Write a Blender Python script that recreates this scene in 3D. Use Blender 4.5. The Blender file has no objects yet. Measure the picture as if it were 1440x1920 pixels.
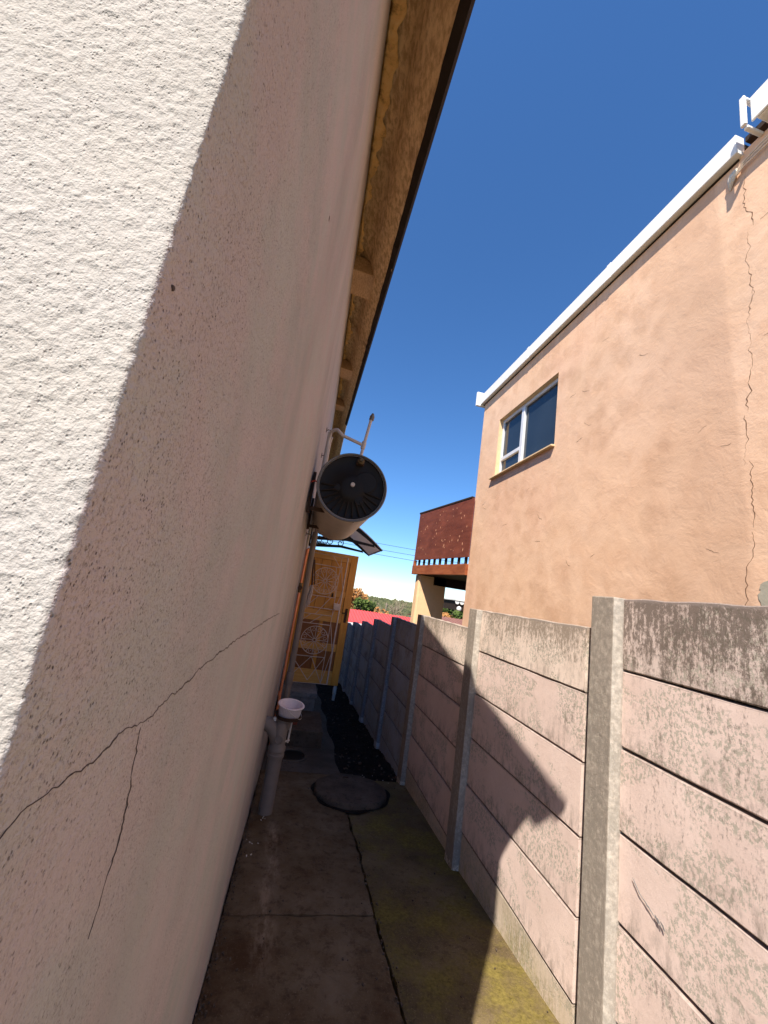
import bpy, bmesh, math, random
import numpy as np
from mathutils import Vector, Matrix
random.seed(7); rng = np.random.default_rng(7)
sc = bpy.context.scene
col = sc.collection
rad = math.radians

# ------------------------------------------------------------------ camera, sky, sun, exposure
CAM_H = 1.456
cam = bpy.data.cameras.new('camera'); cam_o = bpy.data.objects.new('camera', cam); col.objects.link(cam_o)
cam.sensor_fit = 'HORIZONTAL'; cam.sensor_width = 36.0; cam.lens = 36.0 * 721 / 1440
cam.clip_start = 0.01; cam.clip_end = 9000
cam_o.matrix_world = Matrix(((0.96671, -0.18759, -0.17400, 0.0),
                             (-0.20699, -0.17360, -0.96282, 0.0),
                             (0.15041, 0.96678, -0.20665, CAM_H), (0, 0, 0, 1)))
sc.camera = cam_o
SUN = Vector((-1.0, -1.38, 2.45)).normalized()          # towards the sun
SUN_EL = math.asin(SUN.z); SUN_AZ = math.atan2(SUN.x, SUN.y)
world = bpy.data.worlds.new('World'); sc.world = world; world.use_nodes = True
wn = world.node_tree; bg = wn.nodes['Background']
sky = wn.nodes.new('ShaderNodeTexSky'); sky.sky_type = 'NISHITA'; sky.sun_disc = False
sky.sun_elevation = SUN_EL; sky.sun_rotation = SUN_AZ
sky.altitude = 200; sky.air_density = 1.0; sky.dust_density = 0.0; sky.ozone_density = 10.0
hs = wn.nodes.new('ShaderNodeHueSaturation'); hs.inputs['Saturation'].default_value = 1.08
wn.links.new(sky.outputs[0], hs.inputs['Color']); wn.links.new(hs.outputs[0], bg.inputs[0]); bg.inputs[1].default_value = 0.106
sl = bpy.data.lights.new('sun', 'SUN'); sl.energy = 5.0; sl.angle = rad(0.42); sl.color = (1.0, 0.93, 0.83)
so = bpy.data.objects.new('sun', sl); col.objects.link(so)
so.rotation_euler = (-SUN).to_track_quat('-Z', 'Y').to_euler(); so.location = (-8, -10, 20)
sc.view_settings.view_transform = 'Standard'; sc.view_settings.look = 'None'
sc.view_settings.gamma = 1.0; sc.view_settings.use_curve_mapping = False
sc.view_settings.exposure = 0.9

# ------------------------------------------------------------------ node helpers
class NT:
    def __init__(s, name, rough=0.9, spec=0.25):
        s.m = bpy.data.materials.new(name); s.m.use_nodes = True
        s.t = s.m.node_tree; s.b = s.t.nodes['Principled BSDF']
        s.b.inputs['Roughness'].default_value = rough; s.b.inputs['Specular IOR Level'].default_value = spec
        s.tc = s.t.nodes.new('ShaderNodeTexCoord')
    def n(s, k): return s.t.nodes.new(k)
    def put(s, sock, v):
        if hasattr(v, 'is_output') or hasattr(v, 'links'): s.t.links.new(v, sock)
        elif v is not None:
            if isinstance(v, tuple) and len(v) == 3 and sock.type == 'RGBA': v = v + (1,)
            sock.default_value = v
    def obj(s): return s.tc.outputs['Object']
    def rnd(s):
        return s.n('ShaderNodeObjectInfo').outputs['Random']
    def pos(s): return s.n('ShaderNodeNewGeometry').outputs['Position']
    def vm(s, op, a, b):
        x = s.n('ShaderNodeVectorMath'); x.operation = op; s.put(x.inputs[0], a); s.put(x.inputs[1], b); return x.outputs[0]
    def shift(s, v):      # offset a vector by the object's random number
        r = s.rnd(); c = s.n('ShaderNodeCombineXYZ')
        for i, k in enumerate((37.0, 91.0, 53.0)): s.put(c.inputs[i], s.math('MULTIPLY', r, k))
        return s.vm('ADD', v, c.outputs[0])
    def noise(s, scale, detail=4, rough=0.55, vec=None, stretch=None, dist=0.0):
        x = s.n('ShaderNodeTexNoise'); v = vec if vec is not None else s.obj()
        if stretch: v = s.vm('MULTIPLY', v, stretch)
        s.put(x.inputs['Vector'], v); x.inputs['Scale'].default_value = scale
        x.inputs['Detail'].default_value = detail; x.inputs['Roughness'].default_value = rough
        x.inputs['Distortion'].default_value = dist
        return x.outputs['Fac']
    def voro(s, scale, feature='F1', vec=None, rand=1.0):
        x = s.n('ShaderNodeTexVoronoi'); x.feature = feature; s.put(x.inputs['Vector'], vec if vec is not None else s.obj())
        x.inputs['Scale'].default_value = scale; x.inputs['Randomness'].default_value = rand
        return x.outputs['Distance']
    def ramp(s, f, *stops):
        x = s.n('ShaderNodeValToRGB'); s.put(x.inputs[0], f); e = x.color_ramp.elements
        while len(e) < len(stops): e.new(0.5)
        for q, (p, c) in zip(e, stops):
            q.position = p; q.color = (c, c, c, 1) if isinstance(c, (int, float)) else tuple(c) + (1,)
        return x.outputs[0]
    def mix(s, f, a, b, mode='MIX'):
        x = s.n('ShaderNodeMix'); x.data_type = 'RGBA'; x.blend_type = mode
        s.put(x.inputs[0], f); s.put(x.inputs[6], a); s.put(x.inputs[7], b); return x.outputs[2]
    def math(s, op, a, b=0.0, clamp=False):
        x = s.n('ShaderNodeMath'); x.operation = op; x.use_clamp = clamp; s.put(x.inputs[0], a); s.put(x.inputs[1], b); return x.outputs[0]
    def sep(s, v, i):
        x = s.n('ShaderNodeSeparateXYZ'); s.put(x.inputs[0], v); return x.outputs[i]
    def bump(s, h, strength=0.5, dist=0.01, prev=None):
        x = s.n('ShaderNodeBump'); s.put(x.inputs['Height'], h); x.inputs['Strength'].default_value = strength
        x.inputs['Distance'].default_value = dist
        if prev is not None: s.put(x.inputs['Normal'], prev)
        return x.outputs[0]
    def done(s, color, normal=None, rough=None, metal=None):
        s.put(s.b.inputs['Base Color'], color)
        if normal is not None: s.put(s.b.inputs['Normal'], normal)
        if rough is not None: s.put(s.b.inputs['Roughness'], rough)
        if metal is not None: s.put(s.b.inputs['Metallic'], metal)
        return s.m

def plain(name, c, rough=0.6, spec=0.3, metal=0.0, var=0.25, scale=14.0, bump=0.15, bdist=0.003):
    t = NT(name, rough, spec)
    v = t.shift(t.obj())
    f = t.noise(scale, 6, 0.6, v)
    c2 = tuple(max(0, k * (1 - var)) for k in c); c3 = tuple(min(1, k * (1 + var)) for k in c)
    cc = t.ramp(f, (0.3, c2), (0.7, c3))
    return t.done(cc, t.bump(t.noise(scale * 6, 4, 0.6, v), bump, bdist), metal=metal)

# ------------------------------------------------------------------ materials
def stucco(name, c1, c2, c3, pit=0.6, bs=0.8):
    t = NT(name, 0.95, 0.15); p = t.pos()
    big = t.noise(1.6, 4, 0.6, p); mid = t.noise(7, 4, 0.6, p)
    c = t.mix(t.ramp(big, (0.38, 0), (0.62, 1)), c1, c2)
    c = t.mix(t.ramp(mid, (0.4, 0), (0.62, 0.9)), c, c3)
    fine = t.noise(210, 3, 0.6, p); grain = t.noise(520, 2, 0.5, p)
    pits = t.ramp(t.voro(330, 'F1', t.vm('MULTIPLY', p, (1, 1, 0.75))), (0.12, 1), (0.30, 0))
    pmask = t.math('MULTIPLY', pits, t.ramp(t.noise(60, 4, 0.65, p), (0.46, 0), (0.60, 1)))
    zone = t.ramp(t.noise(2.4, 4, 0.6, p), (0.36, 0.2), (0.60, 1))
    c = t.mix(t.math('MULTIPLY', t.math('MULTIPLY', pmask, zone), pit), c, (0.09, 0.07, 0.06))
    spk = t.math('MULTIPLY', t.ramp(t.noise(420, 4, 0.7, p, (1, 1, 0.7)), (0.52, 0), (0.64, 1)), zone)
    c = t.mix(t.math('MULTIPLY', spk, pit * 0.6), c, (0.17, 0.145, 0.13))
    c = t.mix(t.math('MULTIPLY', t.ramp(t.noise(1.5, 5, 0.65, p, (1, 1, 0.35)), (0.48, 0), (0.72, 1)), pit * 0.45), c, (0.30, 0.27, 0.245))
    h = t.math('ADD', t.math('MULTIPLY', fine, 0.8), t.math('MULTIPLY', grain, 0.35))
    h = t.math('SUBTRACT', h, t.math('MULTIPLY', pmask, 0.6))
    return t.done(c, t.bump(h, bs, 0.004))
M = {}
M['stucco'] = stucco('pink_grey_stucco', (0.465, 0.445, 0.415), (0.41, 0.395, 0.37), (0.49, 0.415, 0.40), 0.95)
M['stucco_end'] = stucco('end_wall_stucco', (0.50, 0.45, 0.395), (0.45, 0.405, 0.355), (0.50, 0.455, 0.41), 0.30, 0.5)  # end face has its own slightly warmer, less speckled mix
M['crack'] = plain('crack_dark', (0.10, 0.078, 0.068), 0.95, 0.1)  # dark colour of the wall cracks and nail holes
M['crack_soft'] = plain('fine_crack', (0.20, 0.115, 0.07), 0.95, 0.1)

def soffit_mat():
    t = NT('stained_roof_sheet', 0.85, 0.2); p = t.pos()
    f = t.noise(3.2, 6, 0.65, p, (1, 0.5, 1)); g = t.noise(38, 5, 0.7, p, (1.0, 0.45, 1))
    c = t.ramp(f, (0.3, (0.74, 0.52, 0.27)), (0.55, (0.88, 0.66, 0.38)), (0.75, (0.92, 0.74, 0.48)))
    c = t.mix(t.ramp(g, (0.42, 0), (0.6, 0.7)), c, (0.38, 0.22, 0.10))
    c = t.mix(t.ramp(t.noise(1.1, 5, 0.7, p), (0.56, 0), (0.68, 0.6)), c, (0.26, 0.15, 0.08))
    return t.done(c, t.bump(g, 0.5, 0.006))
M['soffit'] = soffit_mat()
M['roof_edge'] = plain('verge_and_gap_dark', (0.025, 0.018, 0.014), 0.8, 0.2)  # dark verge trim, also painted as the shaded gap under the mortar
def mortar_mat():
    t = NT('ochre_mortar', 0.9, 0.2); p = t.pos()
    c = t.ramp(t.noise(16, 6, 0.7, p), (0.3, (0.30, 0.17, 0.06)), (0.46, (0.82, 0.52, 0.20)), (0.72, (0.90, 0.64, 0.30)))
    return t.done(c, t.bump(t.noise(60, 5, 0.7, p), 0.8, 0.01))
M['mortar'] = mortar_mat()
def timber(name, a, b, scale=9.0, stretch=(1, 14, 14), rough=0.6):
    t = NT(name, rough, 0.3); v = t.shift(t.obj())
    f = t.noise(scale, 6, 0.65, v, stretch, 0.6); g = t.noise(2.5, 3, 0.5, v)
    c = t.ramp(f, (0.32, a), (0.68, b)); c = t.mix(t.ramp(g, (0.4, 0), (0.7, 0.35)), c, tuple(k * 0.55 for k in a))
    return t.done(c, t.bump(f, 0.25, 0.003))
M['rafter'] = timber('weathered_rafter', (0.40, 0.24, 0.12), (0.74, 0.52, 0.30), 7, (14, 3, 14))
M['rafter_end'] = timber('rafter_end_grain', (0.45, 0.26, 0.11), (0.62, 0.42, 0.2), 7, (14, 14, 14))

def precast(name, paint, grime, peel, dark=(0.13, 0.105, 0.085), cap=0.0, foot=(0.22, 0.175, 0.14), fh=0.14, sharp=0.0):
    t = NT(name, 0.95, 0.12); o = t.obj(); v = t.shift(o); zz = t.sep(o, 2)
    mott = t.noise(5, 6, 0.65, v)
    c = t.mix(t.ramp(mott, (0.33, 0), (0.7, 0.6)), paint, tuple(k * q for k, q in zip(paint, (0.82, 0.78, 0.76))))
    c = t.mix(t.ramp(t.noise(55, 5, 0.7, v), (0.52, 0), (0.70, 0.3)), c, tuple(k * 0.72 for k in paint))
    pn = t.noise(75, 9, 0.8, v, (1, 1, 0.8), 0.1); zone = t.noise(3.4, 4, 0.6, v, (1, 1, 1.5))
    pm = t.math('MULTIPLY', t.ramp(pn, (0.50, 0), (0.53, 1)), t.ramp(zone, (0.54 - peel * 0.25, 0), (0.58 - peel * 0.25, 1)))
    c = t.mix(t.math('MULTIPLY', pm, 0.8), c, (0.40, 0.37, 0.29))
    stk = t.noise(7, 7, 0.75, v, (1, 6.5, 0.9)); sp = t.noise(85, 8, 0.82, v, (1, 1, 0.6)); blot = t.noise(2.3, 4, 0.6, v)
    gm = t.math('ADD', t.math('MULTIPLY', stk, 0.34), t.math('ADD', t.math('MULTIPLY', sp, 0.52), t.math('MULTIPLY', blot, 0.28)))
    up = t.ramp(t.math('MULTIPLY', zz, 3.3), (0.15, 0), (0.98, 1))
    if cap: gm = t.math('ADD', gm, t.math('MULTIPLY', t.math('SUBTRACT', up, 0.45), cap * 0.09))
    gm = t.ramp(gm, (0.625 - grime * 0.2, 0), (0.70 - grime * 0.175 - sharp, 1))
    if not cap: gm = t.math('MULTIPLY', gm, t.ramp(t.noise(1.9, 4, 0.6, v, (1, 1, 1.4)), (0.42, 0.12), (0.58, 1)))
    c = t.mix(t.math('MULTIPLY', gm, min(1.0, 0.62 + grime * 0.45)), c, dark)
    # rain dirt creeping up from the lower arris of each slab, and upper arris painted darker to dull its sunlit highlight
    lo = t.math('MULTIPLY', t.ramp(zz, (0.0, 1), (fh, 0)), t.ramp(t.noise(11, 7, 0.75, v, (1, 2.5, 1)), (0.46, 0), (0.64, 0.75)))
    c = t.mix(lo, c, foot)
    c = t.mix(t.math('MULTIPLY', t.ramp(zz, (0.286, 0), (0.291, 1)), t.ramp(t.noise(40, 4, 0.7, v), (0.3, 0.5), (0.6, 1))), c, tuple(k * 0.4 for k in paint))
    n2 = t.bump(sp, 0.6, 0.003, t.bump(pn, 0.3, 0.003))
    n2 = t.bump(t.math('MULTIPLY', pm, -1.0), 0.5, 0.002, n2)
    return t.done(c, n2)
PINK = (0.80, 0.625, 0.545)
M['panel'] = precast('peeling_pink_panel', PINK, 0.14, 0.32, sharp=0.02)
M['panel_clean'] = precast('pink_panel', PINK, -0.05, 0.12, sharp=0.02)
M['panel_top'] = precast('sooty_top_panel', (0.70, 0.56, 0.49), 0.46, 0.15, (0.12, 0.09, 0.07), 0.6, sharp=0.02)
M['panel_top_pale'] = precast('streaked_top_panel', (0.84, 0.69, 0.58), 0.32, 0.10, (0.20, 0.155, 0.11), 1.4)
M['panel_low'] = precast('damp_low_panel', (0.66, 0.54, 0.43), 0.36, 0.35, (0.25, 0.21, 0.10), 0.0, (0.34, 0.31, 0.07), 0.30)
M['post'] = precast('mossy_concrete_post', (0.72, 0.61, 0.50), 0.27, 0.15, (0.13, 0.10, 0.078), 0.01, sharp=0.035)
M['post_nib'] = precast('pale_post_side', (0.86, 0.76, 0.64), 0.16, 0.05, (0.20, 0.155, 0.12), 0.01, sharp=0.035)
M['panel_skylit'] = precast('sky_tinted_panel', (0.42, 0.47, 0.55), 0.40, 0.1)  # far bays: bluish skylight in the shade is put into the paint
M['post_skylit'] = precast('sky_tinted_post', (0.50, 0.55, 0.63), 0.25, 0.1)  # same skylight tint put into the far posts

def concrete(name, a, b, moss=None, scale=3.0, spots=0.5):
    t = NT(name, 1.0, 0.02); p = t.pos()
    f = t.noise(scale, 7, 0.65, p); g = t.noise(24, 6, 0.7, p); h = t.noise(130, 4, 0.7, p)
    c = t.ramp(f, (0.33, a), (0.66, b))
    c = t.mix(t.ramp(g, (0.5, 0), (0.66, spots)), c, tuple(k * 0.45 for k in a))
    c = t.mix(t.ramp(h, (0.56, 0), (0.72, 0.55)), c, tuple(min(1, k * 1.9) for k in b))
    if moss:
        mm = t.ramp(t.noise(2.6, 8, 0.75, p), (0.44, 0.05), (0.60, 0.95))
        mc = t.ramp(t.noise(60, 5, 0.7, p), (0.35, tuple(k * 0.5 for k in moss)), (0.65, moss))
        c = t.mix(mm, c, mc)
    return t.done(c, t.bump(h, 0.5, 0.004, t.bump(g, 0.5, 0.008)))
M['slab'] = concrete('brown_damp_concrete', (0.055, 0.034, 0.024), (0.15, 0.10, 0.072))
M['slab_moss'] = concrete('mossy_concrete', (0.085, 0.06, 0.034), (0.19, 0.14, 0.08), (0.22, 0.172, 0.05), 3.0, 0.6)
M['path_far'] = concrete('grey_brown_path', (0.075, 0.06, 0.047), (0.13, 0.11, 0.09))
M['cover'] = concrete('rough_grey_cover', (0.075, 0.055, 0.042), (0.135, 0.105, 0.08), None, 6, 0.7)
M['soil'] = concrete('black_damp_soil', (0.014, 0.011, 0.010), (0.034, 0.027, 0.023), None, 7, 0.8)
M['slate'] = concrete('dark_slate_paint', (0.13, 0.14, 0.15), (0.22, 0.23, 0.24), None, 4, 0.5)
def slab_mat():
    t = NT('brown_stained_concrete', 1.0, 0.0); p = t.pos()
    f = t.noise(2.6, 7, 0.68, p); g = t.noise(17, 7, 0.75, p); h = t.noise(120, 5, 0.75, p)
    c = t.ramp(f, (0.32, (0.085, 0.050, 0.027)), (0.5, (0.142, 0.102, 0.062)), (0.68, (0.20, 0.15, 0.10)))
    c = t.mix(t.ramp(g, (0.5, 0), (0.66, 0.6)), c, (0.045, 0.029, 0.019))
    x = t.math('ADD', t.sep(p, 0), t.math('MULTIPLY', t.math('SUBTRACT', t.noise(4, 4, 0.6, p), 0.5), 0.12)); y = t.sep(p, 1)
    band = t.math('SUBTRACT', 1.0, t.math('MULTIPLY', t.math('ABSOLUTE', t.math('SUBTRACT', x, 0.145)), 14.0), True)
    yl = t.math('MULTIPLY', t.ramp(t.math('MULTIPLY', y, 0.25), (0.49, 0), (0.56, 1)), t.ramp(t.math('MULTIPLY', y, 0.25), (0.81, 1), (0.86, 0)))
    st = t.math('MULTIPLY', t.math('MULTIPLY', band, yl), t.ramp(t.noise(22, 6, 0.75, p, (1, 0.3, 1)), (0.45, 0), (0.6, 1)))
    c = t.mix(t.math('MULTIPLY', st, 0.7), c, (0.34, 0.25, 0.175))
    c = t.mix(t.ramp(h, (0.58, 0), (0.72, 0.6)), c, (0.30, 0.225, 0.17))
    return t.done(c, t.bump(h, 0.6, 0.004, t.bump(g, 0.6, 0.008)))
M['slab'] = slab_mat()
M['hole'] = plain('hole_darkness', (0.004, 0.004, 0.004), 0.4, 0.3)
M['earth'] = concrete('dry_earth_and_grass', (0.13, 0.12, 0.06), (0.22, 0.19, 0.10), (0.07, 0.085, 0.03), 0.08, 0.4)

def peach_mat():
    t = NT('peach_plaster', 0.93, 0.15); p = t.pos()
    f = t.noise(1.1, 5, 0.6, p); pat = t.noise(3.6, 7, 0.7, p, None, 0.25); g = t.noise(46, 4, 0.65, p)
    c = t.ramp(f, (0.33, (0.76, 0.485, 0.31)), (0.66, (0.82, 0.545, 0.37)))
    c = t.mix(t.ramp(pat, (0.44, 0), (0.62, 0.5)), c, (0.70, 0.425, 0.27))
    c = t.mix(t.ramp(t.noise(0.55, 3, 0.5, p), (0.5, 0), (0.7, 0.4)), c, (0.72, 0.40, 0.26))
    ed = t.noise(3.0, 4, 0.6, p, None, 1.2)
    dn = t.n('ShaderNodeTexNoise'); dn.inputs['Scale'].default_value = 3.5; dn.inputs['Detail'].default_value = 3; t.put(dn.inputs['Vector'], p)
    cell = t.voro(4.2, 'SMOOTH_F1', t.vm('ADD', p, t.vm('MULTIPLY', dn.outputs['Color'], (0.35, 0.35, 0.35))))
    cm = t.ramp(cell, (0.22, 1), (0.55, 0))
    c = t.mix(t.math('MULTIPLY', cm, t.ramp(t.noise(0.8, 3, 0.5, p), (0.38, 0.15), (0.6, 0.75))), c, t.mix(1.0, c, (0.80, 0.75, 0.71), 'MULTIPLY'))
    c = t.mix(t.ramp(ed, (0.485, 0), (0.5, 0.35), (0.515, 0)), c, (0.80, 0.525, 0.36))
    stk = t.math('MULTIPLY', t.ramp(t.noise(9, 5, 0.7, p, (1, 1, 0.06)), (0.5, 0), (0.68, 1)), t.ramp(t.math('MULTIPLY', t.sep(p, 2), 0.16), (0.74, 0), (0.9, 0.5)))
    c = t.mix(stk, c, t.mix(1.0, c, (0.70, 0.66, 0.62), 'MULTIPLY'))
    c = t.mix(t.ramp(t.noise(240, 3, 0.6, p), (0.56, 0), (0.7, 0.35)), c, t.mix(1.0, c, (0.78, 0.72, 0.66), 'MULTIPLY'))
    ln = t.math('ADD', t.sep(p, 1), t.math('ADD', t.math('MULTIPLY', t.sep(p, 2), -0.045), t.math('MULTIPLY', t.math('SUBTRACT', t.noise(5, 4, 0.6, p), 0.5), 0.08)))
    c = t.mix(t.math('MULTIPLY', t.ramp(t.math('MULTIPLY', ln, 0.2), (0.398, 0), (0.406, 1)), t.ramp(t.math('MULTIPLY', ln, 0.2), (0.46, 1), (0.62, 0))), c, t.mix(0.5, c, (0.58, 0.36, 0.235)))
    return t.done(c, t.bump(g, 0.35, 0.003, t.bump(t.math('SUBTRACT', pat, t.math('MULTIPLY', cm, 0.15)), 0.6, 0.015)))
M['peach'] = peach_mat()
M['peach_stain'] = plain('peach_damp_band', (0.53, 0.31, 0.20), 0.95, 0.1, 0, 0.12, 6, 0.3)
M['filler'] = plain('grey_filler', (0.40, 0.36, 0.28), 0.95, 0.1, 0, 0.15, 9, 0.4)
M['white'] = plain('white_paint', (0.80, 0.78, 0.75), 0.5, 0.4, 0, 0.05, 5, 0.1)
M['offwhite'] = plain('offwhite_sealant', (0.66, 0.58, 0.48), 0.8, 0.2, 0, 0.2, 30, 0.6, 0.006)
M['cream'] = plain('cream_reveal', (0.70, 0.50, 0.29), 0.85, 0.2, 0, 0.08)
M['alu'] = plain('aluminium_frame', (0.74, 0.73, 0.72), 0.35, 0.5, 0.1, 0.06)
def glass_mat():
    t = NT('dark_window_glass', 0.04, 0.6)
    return t.done(t.ramp(t.noise(1.0, 2, 0.5), (0.3, (0.015, 0.022, 0.03)), (0.7, (0.03, 0.042, 0.055))), t.bump(t.noise(1.5, 1), 0.02, 0.02))
M['glass'] = glass_mat()
M['redply'] = timber('red_brown_plywood', (0.13, 0.032, 0.018), (0.22, 0.06, 0.032), 2.2, (1, 1.2, 4), 0.55)
M['knot'] = plain('bare_wood_knot', (0.55, 0.27, 0.16), 0.8, 0.2)
M['rustbeam'] = timber('rust_red_beam', (0.22, 0.055, 0.02), (0.38, 0.12, 0.045), 3, (1, 1, 5), 0.6)
M['ochrewall'] = plain('ochre_pier_plaster', (0.82, 0.54, 0.31), 0.92, 0.15, 0, 0.08, 3, 0.35, 0.008)
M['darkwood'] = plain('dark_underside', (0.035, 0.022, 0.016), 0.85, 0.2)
M['grey_pvc'] = plain('grey_pvc', (0.205, 0.172, 0.152), 0.6, 0.35, 0, 0.15, 8)
M['lt_pvc'] = plain('pale_grey_pipe', (0.52, 0.48, 0.45), 0.5, 0.35, 0, 0.12, 10)
M['white_pvc'] = plain('white_pvc', (0.74, 0.73, 0.72), 0.4, 0.4, 0, 0.06)
M['copper'] = plain('orange_copper', (0.66, 0.24, 0.12), 0.42, 0.5, 0.45, 0.25, 9)
M['brass'] = plain('tarnished_brass', (0.12, 0.085, 0.04), 0.5, 0.4, 0.5)
M['iron'] = plain('rusty_iron', (0.06, 0.035, 0.025), 0.8, 0.2)
M['steel'] = plain('dull_galvanised_shell', (0.50, 0.44, 0.385), 0.5, 0.4, 0.2, 0.12, 4, 0.1)
M['rim'] = plain('grey_rim', (0.15, 0.15, 0.15), 0.45, 0.4, 0.4, 0.1)
M['black'] = plain('black_plastic', (0.012, 0.010, 0.009), 0.5, 0.18, 0, 0.2, 6)
M['rib'] = plain('dusty_black_rib', (0.020, 0.015, 0.012), 0.7, 0.15)
M['red_wire'] = plain('red_wire', (0.5, 0.06, 0.03), 0.5)
M['pine'] = timber('varnished_orange_pine', (0.62, 0.26, 0.035), (0.76, 0.38, 0.07), 4, (14, 14, 1), 0.4)
M['pine_x'] = timber('varnished_orange_rail', (0.68, 0.33, 0.07), (0.82, 0.46, 0.13), 4, (1, 14, 14), 0.4)
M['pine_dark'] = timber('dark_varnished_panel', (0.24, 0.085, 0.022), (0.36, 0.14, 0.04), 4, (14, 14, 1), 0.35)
M['gate'] = plain('chalky_white_iron', (0.66, 0.55, 0.49), 0.6, 0.3, 0, 0.2, 20)
M['tub'] = plain('translucent_white_plastic', (0.74, 0.66, 0.68), 0.35, 0.4, 0, 0.08, 10)
M['brick'] = plain('red_brick', (0.22, 0.065, 0.04), 0.9, 0.2)
M['mop'] = plain('dirty_mop_cotton', (0.50, 0.42, 0.38), 0.95, 0.1, 0, 0.3, 60)
def canopy_mat():
    t = NT('frosted_polycarbonate', 0.35, 0.4)
    m = t.done(t.ramp(t.noise(4, 3), (0.3, (0.74, 0.71, 0.65)), (0.7, (0.82, 0.80, 0.75))))
    tr = t.n('ShaderNodeBsdfTranslucent'); tr.inputs[0].default_value = (0.85, 0.83, 0.78, 1); mx = t.n('ShaderNodeMixShader'); mx.inputs[0].default_value = 0.6
    out = t.t.nodes['Material Output']; t.t.links.new(t.b.outputs[0], mx.inputs[1]); t.t.links.new(tr.outputs[0], mx.inputs[2]); t.t.links.new(mx.outputs[0], out.inputs[0])
    return m
M['canopy'] = canopy_mat()
M['red_roof'] = plain('red_roof_paint', (0.66, 0.075, 0.065), 0.5, 0.35, 0, 0.12, 1.2, 0.1)
M['brown_roof'] = plain('brown_roof_paint', (0.24, 0.11, 0.08), 0.7, 0.3, 0, 0.2, 1.0)
M['wallwhite'] = plain('whitewashed_wall', (0.74, 0.73, 0.70), 0.9, 0.2, 0, 0.06, 2)
M['bark'] = plain('grey_bark', (0.22, 0.17, 0.13), 0.95, 0.1, 0, 0.3, 5)
def leafmat(name, a, b, sc_=0.6):
    t = NT(name, 0.75, 0.2); p = t.pos()
    return t.done(t.ramp(t.noise(sc_, 4, 0.6, p), (0.3, a), (0.7, b)))
M['leaf'] = leafmat('green_leaves', (0.035, 0.065, 0.012), (0.11, 0.15, 0.03), 2)
M['leaf_orange'] = leafmat('autumn_leaves', (0.30, 0.12, 0.035), (0.48, 0.24, 0.08), 1)
M['twig'] = leafmat('bare_twigs', (0.20, 0.15, 0.10), (0.33, 0.26, 0.19), 1)
M['wood_far'] = leafmat('far_woodland', (0.035, 0.05, 0.018), (0.12, 0.115, 0.05), 0.045)
M['scrub'] = leafmat('dry_scrub', (0.10, 0.10, 0.035), (0.26, 0.19, 0.085), 0.15)
M['cable'] = plain('black_cable', (0.02, 0.02, 0.022), 0.7)
M['cable_w'] = plain('painted_cable', (0.78, 0.64, 0.50), 0.7)
M['scratch'] = plain('grey_scratch', (0.26, 0.24, 0.23), 0.9)
M['chip'] = plain('paint_chips', (0.62, 0.56, 0.50), 0.9)

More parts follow.
